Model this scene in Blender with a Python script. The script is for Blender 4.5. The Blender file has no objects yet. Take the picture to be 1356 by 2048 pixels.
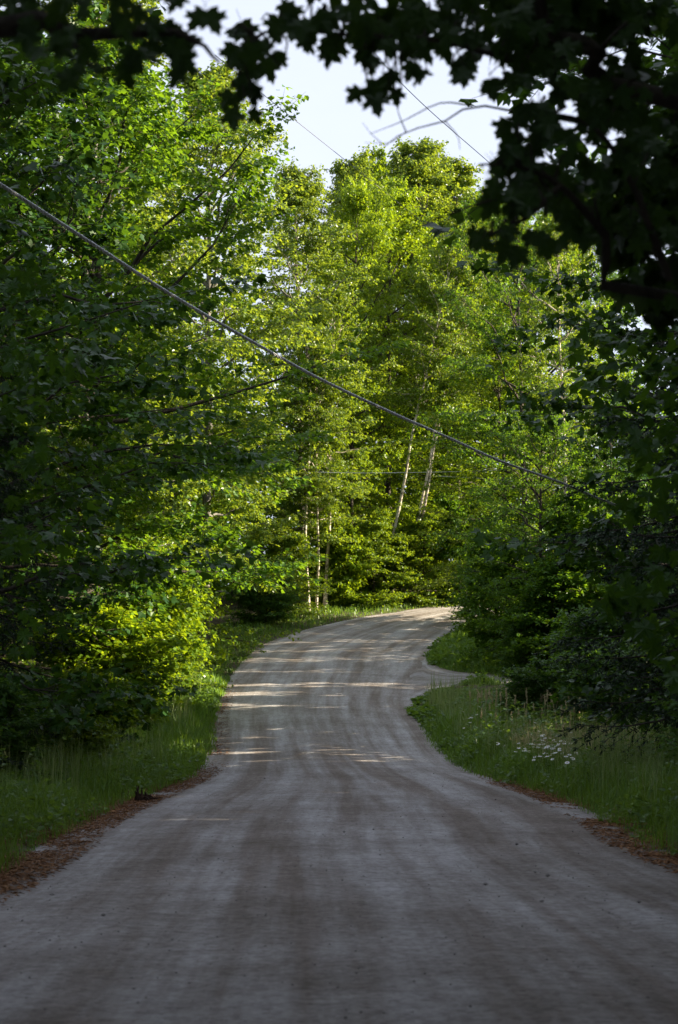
import bpy, math, random
import numpy as np

# ------------------------------------------------------------------ camera, sky, sun, exposure
scene = bpy.context.scene
W_PX, H_PX, F_PX, HORIZON = 1356.0, 2048.0, 3400.0, 1380.0
CAM_Z = 1.45
PITCH = math.atan((HORIZON - H_PX / 2) / F_PX)

cam_data = bpy.data.cameras.new('camera')
cam_data.sensor_fit = 'VERTICAL'
cam_data.sensor_height = 36.0
cam_data.lens = F_PX / H_PX * 36.0
cam_data.clip_start = 0.1
cam_data.clip_end = 6000
cam_data.dof.use_dof = True
cam_data.dof.focus_distance = 52.0
cam_data.dof.aperture_fstop = 4.0
cam = bpy.data.objects.new('camera', cam_data)
scene.collection.objects.link(cam)
cam.location = (0, 0, CAM_Z)
cam.rotation_euler = (math.pi / 2 + PITCH, 0, 0)
scene.camera = cam

SUN_EL = math.radians(21.0)
SUN_AZ = math.radians(84.0)          # clockwise from +Y: low evening sun on the right, a little ahead
world = bpy.data.worlds.new('World')
scene.world = world
world.use_nodes = True
wn, wl = world.node_tree.nodes, world.node_tree.links
bg = wn['Background']
sky = wn.new('ShaderNodeTexSky')
sky.sky_type = 'NISHITA'
sky.sun_disc = False
sky.sun_elevation = SUN_EL
sky.sun_rotation = SUN_AZ
sky.air_density = 1.0
sky.dust_density = 1.2
wtc = wn.new('ShaderNodeTexCoord')
wno = wn.new('ShaderNodeTexNoise')
wno.inputs['Scale'].default_value = 2.2
wno.inputs['Detail'].default_value = 6
wno.inputs['Roughness'].default_value = 0.55
wmap = wn.new('ShaderNodeMapping')
wmap.inputs['Scale'].default_value = (1, 1, 2.6)
wl.new(wtc.outputs['Generated'], wmap.inputs['Vector'])
wl.new(wmap.outputs['Vector'], wno.inputs['Vector'])
wrm = wn.new('ShaderNodeMapRange')
wrm.inputs['From Min'].default_value = 0.30
wrm.inputs['From Max'].default_value = 0.62
wrm.inputs['To Min'].default_value = 0.75
wrm.inputs['To Max'].default_value = 0.9
wl.new(wno.outputs['Fac'], wrm.inputs['Value'])
wmix = wn.new('ShaderNodeMix')
wmix.data_type = 'RGBA'
wmix.inputs[7].default_value = (4.75, 5.1, 6.1, 1)      # thin bright evening cloud
wl.new(wrm.outputs['Result'], wmix.inputs[0])
wl.new(sky.outputs['Color'], wmix.inputs[6])
wl.new(wmix.outputs[2], bg.inputs['Color'])
bg.inputs['Strength'].default_value = 0.05

sun_data = bpy.data.lights.new('sun', 'SUN')
sun_data.energy = 5.0
sun_data.angle = math.radians(0.5)
sun_data.color = (1.0, 0.87, 0.64)
sun = bpy.data.objects.new('sun', sun_data)
scene.collection.objects.link(sun)
# direction TO the sun
SD = (math.sin(SUN_AZ) * math.cos(SUN_EL), math.cos(SUN_AZ) * math.cos(SUN_EL), math.sin(SUN_EL))
from mathutils import Vector
sun.rotation_euler = Vector(SD).to_track_quat('Z', 'Y').to_euler()
sun.location = (60, 10, 40)

scene.view_settings.view_transform = 'Standard'
scene.view_settings.look = 'None'
scene.view_settings.gamma = 1.0
scene.view_settings.exposure = 2.05
scene.view_settings.use_curve_mapping = False
scene.cycles.max_bounces = 8
scene.cycles.diffuse_bounces = 4
scene.cycles.glossy_bounces = 2
scene.cycles.transmission_bounces = 3
scene.cycles.transparent_max_bounces = 4
scene.cycles.sample_clamp_indirect = 4.0
scene.cycles.use_denoising = True
scene.cycles.caustics_reflective = False
scene.cycles.caustics_refractive = False

rng = np.random.default_rng(7)
col = scene.collection

# ------------------------------------------------------------------ ground height and pixel -> ground
_Y = np.array([-400, -60, -15, 0, 8, 18, 29, 38, 46, 60, 72, 85, 97, 108, 118, 130, 160, 260, 800, 3000.])
_Z = np.array([0.3, 0.2, 0.05, 0.0, -.11, -.27, -.43, -.45, -.17, 1.05, 2.2, 3.45, 5.05, 6.75, 7.9, 8.9, 10.6, 15, 20, 20.])
_yd = np.arange(-400, 1000, 0.5)
_zd = np.interp(_yd, _Y, _Z)
_k = np.hanning(27); _k /= _k.sum()
_zd = np.convolve(np.pad(_zd, 13, mode='edge'), _k, mode='valid')

def G(y):
    return np.interp(y, _yd, _zd)

def ray(px, py):
    a = (px - W_PX / 2) / F_PX
    b = -(py - H_PX / 2) / F_PX
    c, s = math.cos(PITCH), math.sin(PITCH)
    return np.array([a, c - b * s, s + b * c])

def px_ground(px, py):
    r = ray(px, py)
    ys = np.arange(2, 200, 0.02)
    z = CAM_Z + ys * r[2] / r[1]
    hit = np.nonzero(z <= G(ys))[0]
    y = ys[hit[0]] if len(hit) else 200.0
    return np.array([r[0] / r[1] * y, y])

def at(px, py, d):
    """point seen at a pixel, at distance d in front of the camera"""
    r = ray(px, py)
    return np.array([r[0], r[1], r[2]]) / r[1] * d + np.array([0, 0, CAM_Z])

# ------------------------------------------------------------------ materials
def new_mat(name):
    m = bpy.data.materials.new(name)
    m.use_nodes = True
    nt = m.node_tree
    for n in list(nt.nodes):
        if n.type != 'OUTPUT_MATERIAL':
            nt.nodes.remove(n)
    return m, nt.nodes, nt.links, [n for n in nt.nodes if n.type == 'OUTPUT_MATERIAL'][0]

def ramp(nodes, stops):
    r = nodes.new('ShaderNodeValToRGB')
    e = r.color_ramp.elements
    while len(e) < len(stops):
        e.new(0.5)
    for i, (p, c) in enumerate(stops):
        e[i].position = p
        e[i].color = (*c, 1)
    return r

def leaf_mat(name, dark, light, trans, spec=0.4, tmix=0.42, rough=0.42):
    """two-sided leaf: per-leaf tint, sheen above, sunlight coming through"""
    m, n, l, out = new_mat(name)
    at_ = n.new('ShaderNodeAttribute'); at_.attribute_name = 'tint'
    oi = n.new('ShaderNodeObjectInfo')
    ad = n.new('ShaderNodeMath'); ad.operation = 'MULTIPLY_ADD'
    ad.inputs[1].default_value = 0.35; 
    l.new(oi.outputs['Random'], ad.inputs[0])
    mul = n.new('ShaderNodeMath'); mul.operation = 'MULTIPLY'; mul.inputs[1].default_value = 0.75
    l.new(at_.outputs['Fac'], mul.inputs[0])
    l.new(mul.outputs[0], ad.inputs[2])
    r = ramp(n, [(0.0, dark), (0.75, light), (1.0, tuple(min(1, c * 1.25) for c in light))])
    l.new(ad.outputs[0], r.inputs[0])
    r2 = ramp(n, [(0.0, tuple(c * 0.7 for c in trans)), (0.85, trans), (1.0, (trans[0] * 1.25, trans[1] * 1.08, trans[2]))])
    l.new(ad.outputs[0], r2.inputs[0])
    p = n.new('ShaderNodeBsdfPrincipled')
    p.inputs['Roughness'].default_value = rough
    p.inputs['Specular IOR Level'].default_value = spec
    l.new(r.outputs[0], p.inputs['Base Color'])
    t = n.new('ShaderNodeBsdfTranslucent')
    l.new(r2.outputs[0], t.inputs['Color'])
    mx = n.new('ShaderNodeMixShader'); mx.inputs[0].default_value = tmix
    l.new(p.outputs[0], mx.inputs[1]); l.new(t.outputs[0], mx.inputs[2])
    l.new(mx.outputs[0], out.inputs['Surface'])
    return m

def noise_mat(name, stops, scale=8, detail=6, rough=0.85, stretch=(1, 1, 1), bump=0.0, bump_scale=None, coord='Object', spec=0.3):
    m, n, l, out = new_mat(name)
    tc = n.new('ShaderNodeTexCoord')
    mp = n.new('ShaderNodeMapping'); mp.inputs['Scale'].default_value = stretch
    l.new(tc.outputs[coord], mp.inputs['Vector'])
    no = n.new('ShaderNodeTexNoise'); no.inputs['Scale'].default_value = scale; no.inputs['Detail'].default_value = detail
    l.new(mp.outputs[0], no.inputs['Vector'])
    r = ramp(n, stops); l.new(no.outputs['Fac'], r.inputs[0])
    p = n.new('ShaderNodeBsdfPrincipled'); p.inputs['Roughness'].default_value = rough
    p.inputs['Specular IOR Level'].default_value = spec
    l.new(r.outputs[0], p.inputs['Base Color'])
    if bump:
        nb = n.new('ShaderNodeTexNoise'); nb.inputs['Scale'].default_value = bump_scale or scale * 3; nb.inputs['Detail'].default_value = 8
        l.new(mp.outputs[0], nb.inputs['Vector'])
        b = n.new('ShaderNodeBump'); b.inputs['Strength'].default_value = bump; b.inputs['Distance'].default_value = 0.05
        l.new(nb.outputs['Fac'], b.inputs['Height']); l.new(b.outputs[0], p.inputs['Normal'])
    l.new(p.outputs[0], out.inputs['Surface'])
    return m

def road_material():
    m, n, l, out = new_mat('gravel')
    tc = n.new('ShaderNodeTexCoord')
    uv = n.new('ShaderNodeUVMap'); uv.uv_map = 'uv'
    def noise(vec, scale, detail, rough=0.55, stretch=None):
        if stretch:
            mp = n.new('ShaderNodeMapping'); mp.inputs['Scale'].default_value = stretch
            l.new(vec, mp.inputs['Vector']); vec = mp.outputs[0]
        t = n.new('ShaderNodeTexNoise'); t.inputs['Scale'].default_value = scale
        t.inputs['Detail'].default_value = detail; t.inputs['Roughness'].default_value = rough
        l.new(vec, t.inputs['Vector']); return t.outputs['Fac']
    def mixc(fac, a, b, mode='MIX'):
        x = n.new('ShaderNodeMix'); x.data_type = 'RGBA'; x.blend_type = mode
        for s, v in ((x.inputs[0], fac), (x.inputs[6], a), (x.inputs[7], b)):
            if isinstance(v, (tuple, float, int)):
                s.default_value = v if not isinstance(v, tuple) else (*v, 1)
            else:
                l.new(v, s)
        return x.outputs[2]
    o = tc.outputs['Object']
    # wheel tracks run along the road: noise squeezed across it, stretched along it
    track = noise(uv.outputs[0], 1.0, 5, 0.6, (11.0, 0.05, 1))
    track2 = noise(uv.outputs[0], 1.0, 8, 0.75, (30.0, 0.35, 1))
    patch = noise(o, 0.45, 6, 0.6)
    blot = noise(o, 2.6, 8, 0.7)
    fine = noise(o, 9.0, 10, 0.75)
    grain = noise(o, 60.0, 6, 0.8)
    rt = ramp(n, [(0.38, (0.250, 0.218, 0.196)), (0.50, (0.345, 0.327, 0.318)), (0.62, (0.445, 0.438, 0.445))])
    l.new(track, rt.inputs[0])
    rt2 = ramp(n, [(0.35, (0.76, 0.72, 0.68)), (0.60, (1.06, 1.05, 1.05))])
    l.new(track2, rt2.inputs[0])
    c = mixc(0.75, rt.outputs[0], rt2.outputs[0], 'MULTIPLY')
    rp = ramp(n, [(0.32, (0.70, 0.66, 0.62)), (0.62, (1.1, 1.09, 1.1))])
    l.new(patch, rp.inputs[0])
    c = mixc(0.8, c, rp.outputs[0], 'MULTIPLY')
    rb = ramp(n, [(0.36, (0.66, 0.61, 0.56)), (0.52, (1.0, 1.0, 1.0)), (0.66, (1.14, 1.14, 1.16))])
    l.new(blot, rb.inputs[0])
    c = mixc(0.40, c, rb.outputs[0], 'MULTIPLY')
    rf = ramp(n, [(0.36, (0.46, 0.43, 0.41)), (0.47, (0.92, 0.92, 0.92)), (0.64, (1.30, 1.30, 1.32))])
    l.new(fine, rf.inputs[0])
    c = mixc(0.55, c, rf.outputs[0], 'MULTIPLY')
    rg = ramp(n, [(0.28, (0.35, 0.34, 0.33)), (0.45, (0.95, 0.95, 0.95)), (0.8, (1.3, 1.3, 1.3))])
    l.new(grain, rg.inputs[0])
    c = mixc(0.7, c, rg.outputs[0], 'MULTIPLY')
    vo = n.new('ShaderNodeTexVoronoi'); vo.inputs['Scale'].default_value = 26
    l.new(o, vo.inputs['Vector'])
    rv = ramp(n, [(0.0, (0.55, 0.53, 0.52)), (0.35, (0.95, 0.95, 0.95)), (0.9, (1.25, 1.24, 1.24))])
    l.new(vo.outputs['Color'], rv.inputs[0])
    c = mixc(0.55, c, rv.outputs[0], 'MULTIPLY')
    p = n.new('ShaderNodeBsdfPrincipled'); p.inputs['Roughness'].default_value = 0.9
    p.inputs['Specular IOR Level'].default_value = 0.25
    l.new(c, p.inputs['Base Color'])
    ad = n.new('ShaderNodeMath'); ad.operation = 'ADD'
    l.new(fine, ad.inputs[0]); l.new(grain, ad.inputs[1])
    b = n.new('ShaderNodeBump'); b.inputs['Strength'].default_value = 0.6; b.inputs['Distance'].default_value = 0.03
    l.new(ad.outputs[0], b.inputs['Height']); l.new(b.outputs[0], p.inputs['Normal'])
    l.new(p.outputs[0], out.inputs['Surface'])
    return m

M = {}
M['road'] = road_material()
M['ground'] = noise_mat('forest_floor', [(0.3, (0.040, 0.030, 0.018)), (0.5, (0.075, 0.058, 0.034)), (0.7, (0.06, 0.075, 0.024))], 1.6, 10, 0.95, bump=0.8)
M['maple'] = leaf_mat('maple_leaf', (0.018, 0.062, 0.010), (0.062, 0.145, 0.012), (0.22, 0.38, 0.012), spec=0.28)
M['maple_shaded'] = leaf_mat('maple_leaf_shaded', (0.012, 0.044, 0.009), (0.034, 0.094, 0.013), (0.10, 0.20, 0.010), tmix=0.34, spec=0.22)  # darker maple copy: shade of the near trees put into its colour
M['shade_leaf'] = leaf_mat('deep_shade_maple_leaf', (0.014, 0.036, 0.010), (0.032, 0.072, 0.014), (0.08, 0.15, 0.012), tmix=0.28, spec=0.25)  # darkest maple copy, canopy shade put into its colour
M['sunlit_leaf'] = leaf_mat('sunlit_tone_leaf', (0.042, 0.100, 0.008), (0.115, 0.200, 0.010), (0.37, 0.50, 0.012), spec=0.35, rough=0.36)  # paler, yellower leaf with sunlit brightness put into its colour
M['aspen'] = leaf_mat('aspen_leaf', (0.045, 0.095, 0.016), (0.110, 0.185, 0.024), (0.36, 0.46, 0.024), spec=0.4, rough=0.36)
M['birch_leaf'] = leaf_mat('birch_leaf', (0.034, 0.085, 0.010), (0.095, 0.175, 0.014), (0.34, 0.45, 0.014), spec=0.35)
M['shrub'] = leaf_mat('shrub_leaf', (0.026, 0.078, 0.020), (0.066, 0.145, 0.028), (0.18, 0.33, 0.022), spec=0.3)
M['spruce'] = leaf_mat('spruce_needle', (0.006, 0.018, 0.009), (0.018, 0.040, 0.016), (0.03, 0.06, 0.012), tmix=0.12, rough=0.6)
M['grass'] = leaf_mat('grass_blade', (0.045, 0.115, 0.020), (0.125, 0.235, 0.038), (0.28, 0.44, 0.034), tmix=0.38)
M['weed'] = leaf_mat('weed_leaf', (0.042, 0.100, 0.024), (0.100, 0.190, 0.036), (0.24, 0.38, 0.030))
M['stem_green'] = leaf_mat('pale_grass_stem', (0.14, 0.21, 0.06), (0.30, 0.36, 0.14), (0.34, 0.42, 0.12), tmix=0.35, rough=0.6)
M['straw'] = leaf_mat('straw', (0.46, 0.38, 0.21), (0.64, 0.55, 0.34), (0.60, 0.50, 0.26), tmix=0.35, rough=0.7)
M['bark'] = noise_mat('bark', [(0.3, (0.022, 0.018, 0.014)), (0.7, (0.075, 0.062, 0.048))], 9, 8, 0.95, (1, 1, 0.25), bump=0.8)
M['grey_bark'] = noise_mat('grey_bark', [(0.3, (0.08, 0.075, 0.065)), (0.7, (0.20, 0.185, 0.16))], 7, 8, 0.9, (1, 1, 0.3), bump=0.7)
M['dead_wood'] = noise_mat('dead_wood', [(0.3, (0.020, 0.011, 0.008)), (0.7, (0.075, 0.042, 0.028))], 14, 8, 0.95, (1, 1, 0.4), bump=0.9)
M['needle'] = leaf_mat('fallen_needle', (0.15, 0.068, 0.026), (0.34, 0.170, 0.072), (0.10, 0.04, 0.015), tmix=0.1, rough=0.8)
M['stone'] = noise_mat('stone', [(0.3, (0.13, 0.12, 0.115)), (0.7, (0.32, 0.30, 0.29))], 5, 8, 0.9, bump=0.4)
M['petal'] = noise_mat('white_petal', [(0.3, (0.74, 0.74, 0.74)), (0.7, (0.82, 0.82, 0.80))], 20, 2, 0.6)
M['yolk'] = noise_mat('yellow_disc', [(0.3, (0.55, 0.36, 0.02)), (0.7, (0.70, 0.48, 0.03))], 30, 2, 0.7)
M['cable'] = noise_mat('cable_sheath', [(0.3, (0.60, 0.60, 0.60)), (0.7, (0.74, 0.74, 0.74))], 3, 2, 0.45, spec=0.5)  # sheath whitened: sunlit gleam put into its colour
M['cable_dark'] = noise_mat('cable_sheath_black', [(0.3, (0.015, 0.015, 0.015)), (0.7, (0.03, 0.03, 0.03))], 3, 2, 0.4, spec=0.5)
M['wire_grey'] = noise_mat('weathered_wire', [(0.3, (0.10, 0.10, 0.10)), (0.7, (0.16, 0.16, 0.16))], 3, 2, 0.6)
M['cable_bare'] = noise_mat('bare_messenger_wire', [(0.3, (0.70, 0.70, 0.70)), (0.7, (0.80, 0.80, 0.80))], 3, 2, 0.35, spec=0.6)  # same sunlit gleam put into the colour of this strand
M['pole'] = noise_mat('weathered_pole', [(0.3, (0.13, 0.12, 0.11)), (0.7, (0.26, 0.245, 0.225))], 10, 8, 0.9, (1, 1, 0.12), bump=0.4)
M['wall_paint'] = noise_mat('pale_siding', [(0.3, (0.50, 0.56, 0.66)), (0.7, (0.58, 0.64, 0.74))], 2, 4, 0.6)
M['roof'] = noise_mat('roof_shingle', [(0.3, (0.10, 0.10, 0.11)), (0.7, (0.17, 0.17, 0.18))], 6, 5, 0.85)

def birch_material():
    m, n, l, out = new_mat('birch_bark')
    tc = n.new('ShaderNodeTexCoord')
    mp = n.new('ShaderNodeMapping'); mp.inputs['Scale'].default_value = (2.2, 2.2, 3.2)
    l.new(tc.outputs['Object'], mp.inputs['Vector'])
    no = n.new('ShaderNodeTexNoise'); no.inputs['Scale'].default_value = 1.6; no.inputs['Detail'].default_value = 6
    no.inputs['Roughness'].default_value = 0.7
    l.new(mp.outputs[0], no.inputs['Vector'])
    r = ramp(n, [(0.38, (0.045, 0.035, 0.03)), (0.45, (0.36, 0.30, 0.23)), (0.58, (0.62, 0.55, 0.45)), (0.75, (0.70, 0.64, 0.56))])
    l.new(no.outputs['Fac'], r.inputs[0])
    p = n.new('ShaderNodeBsdfPrincipled'); p.inputs['Roughness'].default_value = 0.7
    l.new(r.outputs[0], p.inputs['Base Color']); l.new(p.outputs[0], out.inputs['Surface'])
    return m
M['birch'] = birch_material()

# ------------------------------------------------------------------ mesh helpers
class Geo:
    """collects triangles with a material slot and a per-vertex tint, builds ONE mesh"""
    def __init__(s):
        s.v, s.f, s.m, s.t, s.n = [], [], [], [], 0
    def add(s, v, f, mat=0, tint=None):
        v = np.asarray(v, np.float32).reshape(-1, 3); f = np.asarray(f, np.int32).reshape(-1, 3)
        s.v.append(v); s.f.append(f + s.n); s.m.append(np.full(len(f), mat, np.int32))
        s.t.append(np.full(len(v), 0.5, np.float32) if tint is None else np.asarray(tint, np.float32))
        s.n += len(v)
    def mesh(s, name, mats, smooth=False):
        v = np.concatenate(s.v); f = np.concatenate(s.f); mi = np.concatenate(s.m); t = np.concatenate(s.t)
        me = bpy.data.meshes.new(name)
        me.vertices.add(len(v)); me.vertices.foreach_set('co', v.ravel())
        me.loops.add(len(f) * 3); me.loops.foreach_set('vertex_index', f.ravel())
        me.polygons.add(len(f))
        me.polygons.foreach_set('loop_start', np.arange(0, len(f) * 3, 3, dtype=np.int32))
        me.polygons.foreach_set('loop_total', np.full(len(f), 3, np.int32))
        me.polygons.foreach_set('material_index', mi)
        me.polygons.foreach_set('use_smooth', np.full(len(f), smooth, bool))
        a = me.attributes.new('tint', 'FLOAT', 'POINT'); a.data.foreach_set('value', t)
        for m in mats:
            me.materials.append(M[m])
        me.update()
        return me

def obj(name, me, parent=None, **props):
    o = bpy.data.objects.new(name, me)
    col.objects.link(o)
    if parent is not None:
        o.parent = parent
    for k, v in props.items():
        o[k] = v
    return o

def empty(name, loc, label, cat, group=None, rz=0.0, scale=(1, 1, 1)):
    o = bpy.data.objects.new(name, None)
    o.empty_display_size = 0.2
    col.objects.link(o)
    o.location = loc; o.rotation_euler = (0, 0, rz); o.scale = scale
    o['label'] = label; o['category'] = cat
    if group:
        o['group'] = group
    return o

def norm(a):
    return a / np.maximum(np.linalg.norm(a, axis=-1, keepdims=True), 1e-9)

def tubes(P, R, sides=5):
    """P (n,k,3) polylines, R (n,k) radii -> verts, tris"""
    P = np.asarray(P, float); R = np.asarray(R, float)
    n, k, _ = P.shape
    T = np.empty_like(P)
    T[:, 1:-1] = P[:, 2:] - P[:, :-2]; T[:, 0] = P[:, 1] - P[:, 0]; T[:, -1] = P[:, -1] - P[:, -2]
    T = norm(T)
    d = norm(P[:, -1] - P[:, 0])
    ref = np.where(np.abs(d[:, 2:3]) > 0.8, np.array([[1., 0, 0]]), np.array([[0, 0, 1.]]))[:, None, :]
    U = norm(np.cross(T, np.broadcast_to(ref, T.shape))); V = np.cross(T, U)
    a = np.arange(sides) / sides * 2 * np.pi
    v = P[:, :, None, :] + R[:, :, None, None] * (np.cos(a)[None, None, :, None] * U[:, :, None, :] + np.sin(a)[None, None, :, None] * V[:, :, None, :])
    i, j, s = np.meshgrid(np.arange(n), np.arange(k - 1), np.arange(sides), indexing='ij')
    b = (i * k + j) * sides
    s2 = (s + 1) % sides
    q0, q1, q2, q3 = b + s, b + s2, b + sides + s2, b + sides + s
    f = np.stack([np.stack([q0, q1, q2], -1), np.stack([q0, q2, q3], -1)], 3).reshape(-1, 3)
    return v.reshape(-1, 3), f

def spline(pts, n):
    """Catmull-Rom through pts, n samples"""
    p = np.asarray(pts, float)
    p = np.vstack([2 * p[0] - p[1], p, 2 * p[-1] - p[-2]])
    t = np.linspace(0, len(p) - 3 - 1e-6, n)
    i = t.astype(int); u = (t - i)[:, None]
    a, b, c, d = p[i], p[i + 1], p[i + 2], p[i + 3]
    return 0.5 * (2 * b + (c - a) * u + (2 * a - 5 * b + 4 * c - d) * u * u + (3 * b - a - 3 * c + d) * u ** 3)

# leaf outlines: base at origin, tip at +y, one unit long; fan around a centre raised to fold the blade
def fan(pts, centre, fold=0.10):
    p = np.array(pts, float)
    v = np.vstack([[centre[0], centre[1], 0.0], np.c_[p, fold * np.abs(p[:, 0]) - 0.06 * p[:, 1] ** 2]])
    n = len(p)
    f = np.array([[0, 1 + i, 1 + (i + 1) % n] for i in range(n)])
    return v, f
def mirror(right):
    return right + [(-x, y) for x, y in reversed(right) if abs(x) > 1e-6]
_half_hi = [(0, 0), (0.12, -0.06), (0.40, 0.02), (0.30, 0.16), (0.36, 0.26), (0.58, 0.34), (0.46, 0.44), (0.54, 0.58), (0.36, 0.55), (0.22, 0.52), (0.20, 0.68), (0.24, 0.78), (0.13, 0.80), (0, 1.0)]
def hexleaf(w, fold):
    v = np.array([[0, 0, 0], [w, .22, fold * w], [w, .60, fold * w], [0, 1, -.05], [-w, .60, fold * w], [-w, .22, fold * w]])
    return v, np.array([[0, 1, 2], [0, 2, 3], [0, 3, 4], [0, 4, 5]])
LEAF = {
    'maple_hi': fan(mirror(_half_hi), (0, 0.30)),
    'maple': fan(mirror([(0, 0), (0.40, 0.06), (0.56, 0.46), (0.22, 0.52), (0, 1.0)]), (0, 0.33)),
    'ovate': hexleaf(0.27, 0.16),
    'round': hexleaf(0.38, 0.14),
}
_d = np.array([[0, 0, 0], [0.36, 0.45, 0.10], [0, 1, -0.05], [-0.36, 0.45, 0.10]])
LEAF['diamond'] = (_d, np.array([[0, 1, 2], [0, 2, 3]]))
_l = np.array([[0, 0, 0], [0.17, 0.40, 0.03], [0, 1, -0.12], [-0.17, 0.40, 0.03]])
LEAF['lance'] = (_l, np.array([[0, 1, 2], [0, 2, 3]]))

def put_leaves(g, pos, axis, nrm, size, tpl, mat, r, tint=None):
    lv, lf = LEAF[tpl]
    a = norm(axis); nn = norm(nrm - a * np.sum(nrm * a, -1, keepdims=True)); x = np.cross(a, nn)
    s = np.asarray(size)[:, None, None]
    v = pos[:, None, :] + s * (lv[None, :, 0:1] * x[:, None, :] + lv[None, :, 1:2] * a[:, None, :] + lv[None, :, 2:3] * nn[:, None, :])
    n = len(pos)
    f = (lf[None] + (np.arange(n) * len(lv))[:, None, None]).reshape(-1, 3)
    if tint is None:
        tint = np.clip(r.normal(0.5, 0.22, n), 0, 1)
    g.add(v.reshape(-1, 3), f, mat, np.repeat(tint, len(lv)))

def rot_z(v, a):
    c, s = np.cos(a), np.sin(a)
    return np.stack([v[..., 0] * c - v[..., 1] * s, v[..., 0] * s + v[..., 1] * c, v[..., 2]], -1)

PROF = {
    'round': lambda u: np.sin(np.pi * np.clip(0.18 + 0.80 * u, 0, 1)) ** 0.7,
    'tall': lambda u: (0.55 + 0.45 * np.sin(np.pi * np.clip(0.1 + 0.75 * u, 0, 1))) * np.sqrt(np.clip((1.03 - u) * 3.4, 0.03, 1)),
    'bush': lambda u: np.clip(1.05 - 0.75 * u ** 1.6, 0.2, 1),
}

def make_tree(seed, H=14., cb=0.15, R=4.5, n1=26, n2=7, n3=6, nl=12, leaf=0.11, tpl='ovate', prof='round',
              el=(5, 60), lean=(0, 0), tr=0.16, twig=0.7, stems=1, flat=0.55, droop=0.35, flut=0.0):
    """tapered trunk with limbs and sub-branches; crown = twigs with leaves. returns (trunk Geo, crown Geo)"""
    r = np.random.default_rng(seed)
    gt, gc = Geo(), Geo()
    # trunks
    k = 12
    ts = np.linspace(0, 1, k)
    trunks = []
    for s in range(stems):
        off = r.normal(0, 1, (k, 2)).cumsum(0) * 0.012 * H * 0.35
        off -= off[0]
        sp = np.array([0., 0.]) if stems == 1 else rot_z(np.array([R * 0.55, 0, 0]), s * 6.283 / stems + r.uniform(-.4, .4))[:2]
        P = np.zeros((k, 3))
        P[:, :2] = off + np.outer(ts ** 1.2, np.array(lean) + sp)
        P[:, 2] = ts * H * (1 if s == 0 else r.uniform(0.75, 1.0))
        trunks.append(P)
    T = np.array(trunks)
    rad = tr * (1 - ts) ** 0.8 * np.ones((stems, 1)) + 0.012
    rad[:, 0] *= 1.35
    v, f = tubes(T, rad, 8); gt.add(v, f)
    # limbs
    N1 = n1 * stems
    u = np.tile((np.arange(n1) + r.uniform(0.1, 0.9, n1)) / n1, stems)
    si = np.repeat(np.arange(stems), n1)
    t = cb + (0.985 - cb) * u
    idx = np.clip(t * (k - 1), 0, k - 1.001); i0 = idx.astype(int); fr = (idx - i0)[:, None]
    B = T[si, i0] * (1 - fr) + T[si, i0 + 1] * fr
    az = np.arange(N1) * 2.39996 + r.uniform(-.5, .5, N1)
    elv = np.radians(el[0] + (el[1] - el[0]) * u ** 1.3 + r.normal(0, 8, N1))
    L = R * PROF[prof](u) * r.uniform(0.72, 1.15, N1) * (1.0 if stems == 1 else 0.75)
    hd = np.stack([np.cos(az), np.sin(az), np.zeros(N1)], -1)
    kk = 6
    s = np.linspace(0, 1, kk)
    curve = r.uniform(-0.22, 0.12, N1)
    LP = B[:, None, :] + L[:, None, None] * (hd[:, None, :] * (s * 1.0)[None, :, None] * np.cos(elv)[:, None, None])
    LP[:, :, 2] += L[:, None] * (s[None] * np.sin(elv)[:, None] + curve[:, None] * s[None] ** 2)
    wob = r.normal(0, 0.035, (N1, kk, 3)).cumsum(1) * L[:, None, None]; wob -= wob[:, :1]
    LP = LP + wob
    lr = (tr * 0.34 * (L / R) ** 0.8)[:, None] * (1 - 0.9 * s[None]) + 0.006
    v, f = tubes(LP, lr, 5); gt.add(v, f)
    # sub-branches
    s2 = np.tile(np.linspace(0.22, 1.0, n2), N1) + r.uniform(-.05, .05, N1 * n2)
    s2 = np.clip(s2, 0.1, 1.0)
    li = np.repeat(np.arange(N1), n2)
    idx = np.clip(s2 * (kk - 1), 0, kk - 1.001); i0 = idx.astype(int); fr = (idx - i0)[:, None]
    B2 = LP[li, i0] * (1 - fr) + LP[li, i0 + 1] * fr
    d1 = norm(LP[li, i0 + 1] - LP[li, i0])
    sgn = np.tile(np.where(np.arange(n2) % 2 == 0, 1, -1), N1)
    d2 = rot_z(d1, sgn * r.uniform(0.5, 1.25, len(li)) * np.where(s2 > 0.95, 0.3, 1))
    d2[:, 2] = d2[:, 2] * flat + r.normal(0.03, 0.22, len(li)) * (1.2 - flat)
    d2 = norm(d2)
    L2 = (L[li] * (0.52 - 0.26 * s2) + 0.25) * r.uniform(0.6, 1.15, len(li))
    k2 = 4
    q = np.linspace(0, 1, k2)
    SP = B2[:, None, :] + (L2[:, None] * q[None])[:, :, None] * d2[:, None, :]
    SP[:, :, 2] -= L2[:, None] * 0.18 * droop * q[None] ** 2
    SP += np.concatenate([np.zeros((len(li), 1, 3)), r.normal(0, 0.03, (len(li), k2 - 1, 3)) * L2[:, None, None]], 1)
    v, f = tubes(SP, 0.010 * (1 - 0.75 * q[None]) * np.ones((len(li), 1)) * (0.6 + tr * 3), 3); gt.add(v, f)
    # twigs
    N2 = len(li)
    s3 = np.clip(np.tile(np.linspace(0.2, 1.0, n3), N2) + r.uniform(-.08, .08, N2 * n3), 0, 1)
    bi = np.repeat(np.arange(N2), n3)
    idx = np.clip(s3 * (k2 - 1), 0, k2 - 1.001); i0 = idx.astype(int); fr = (idx - i0)[:, None]
    B3 = SP[bi, i0] * (1 - fr) + SP[bi, i0 + 1] * fr
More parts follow.
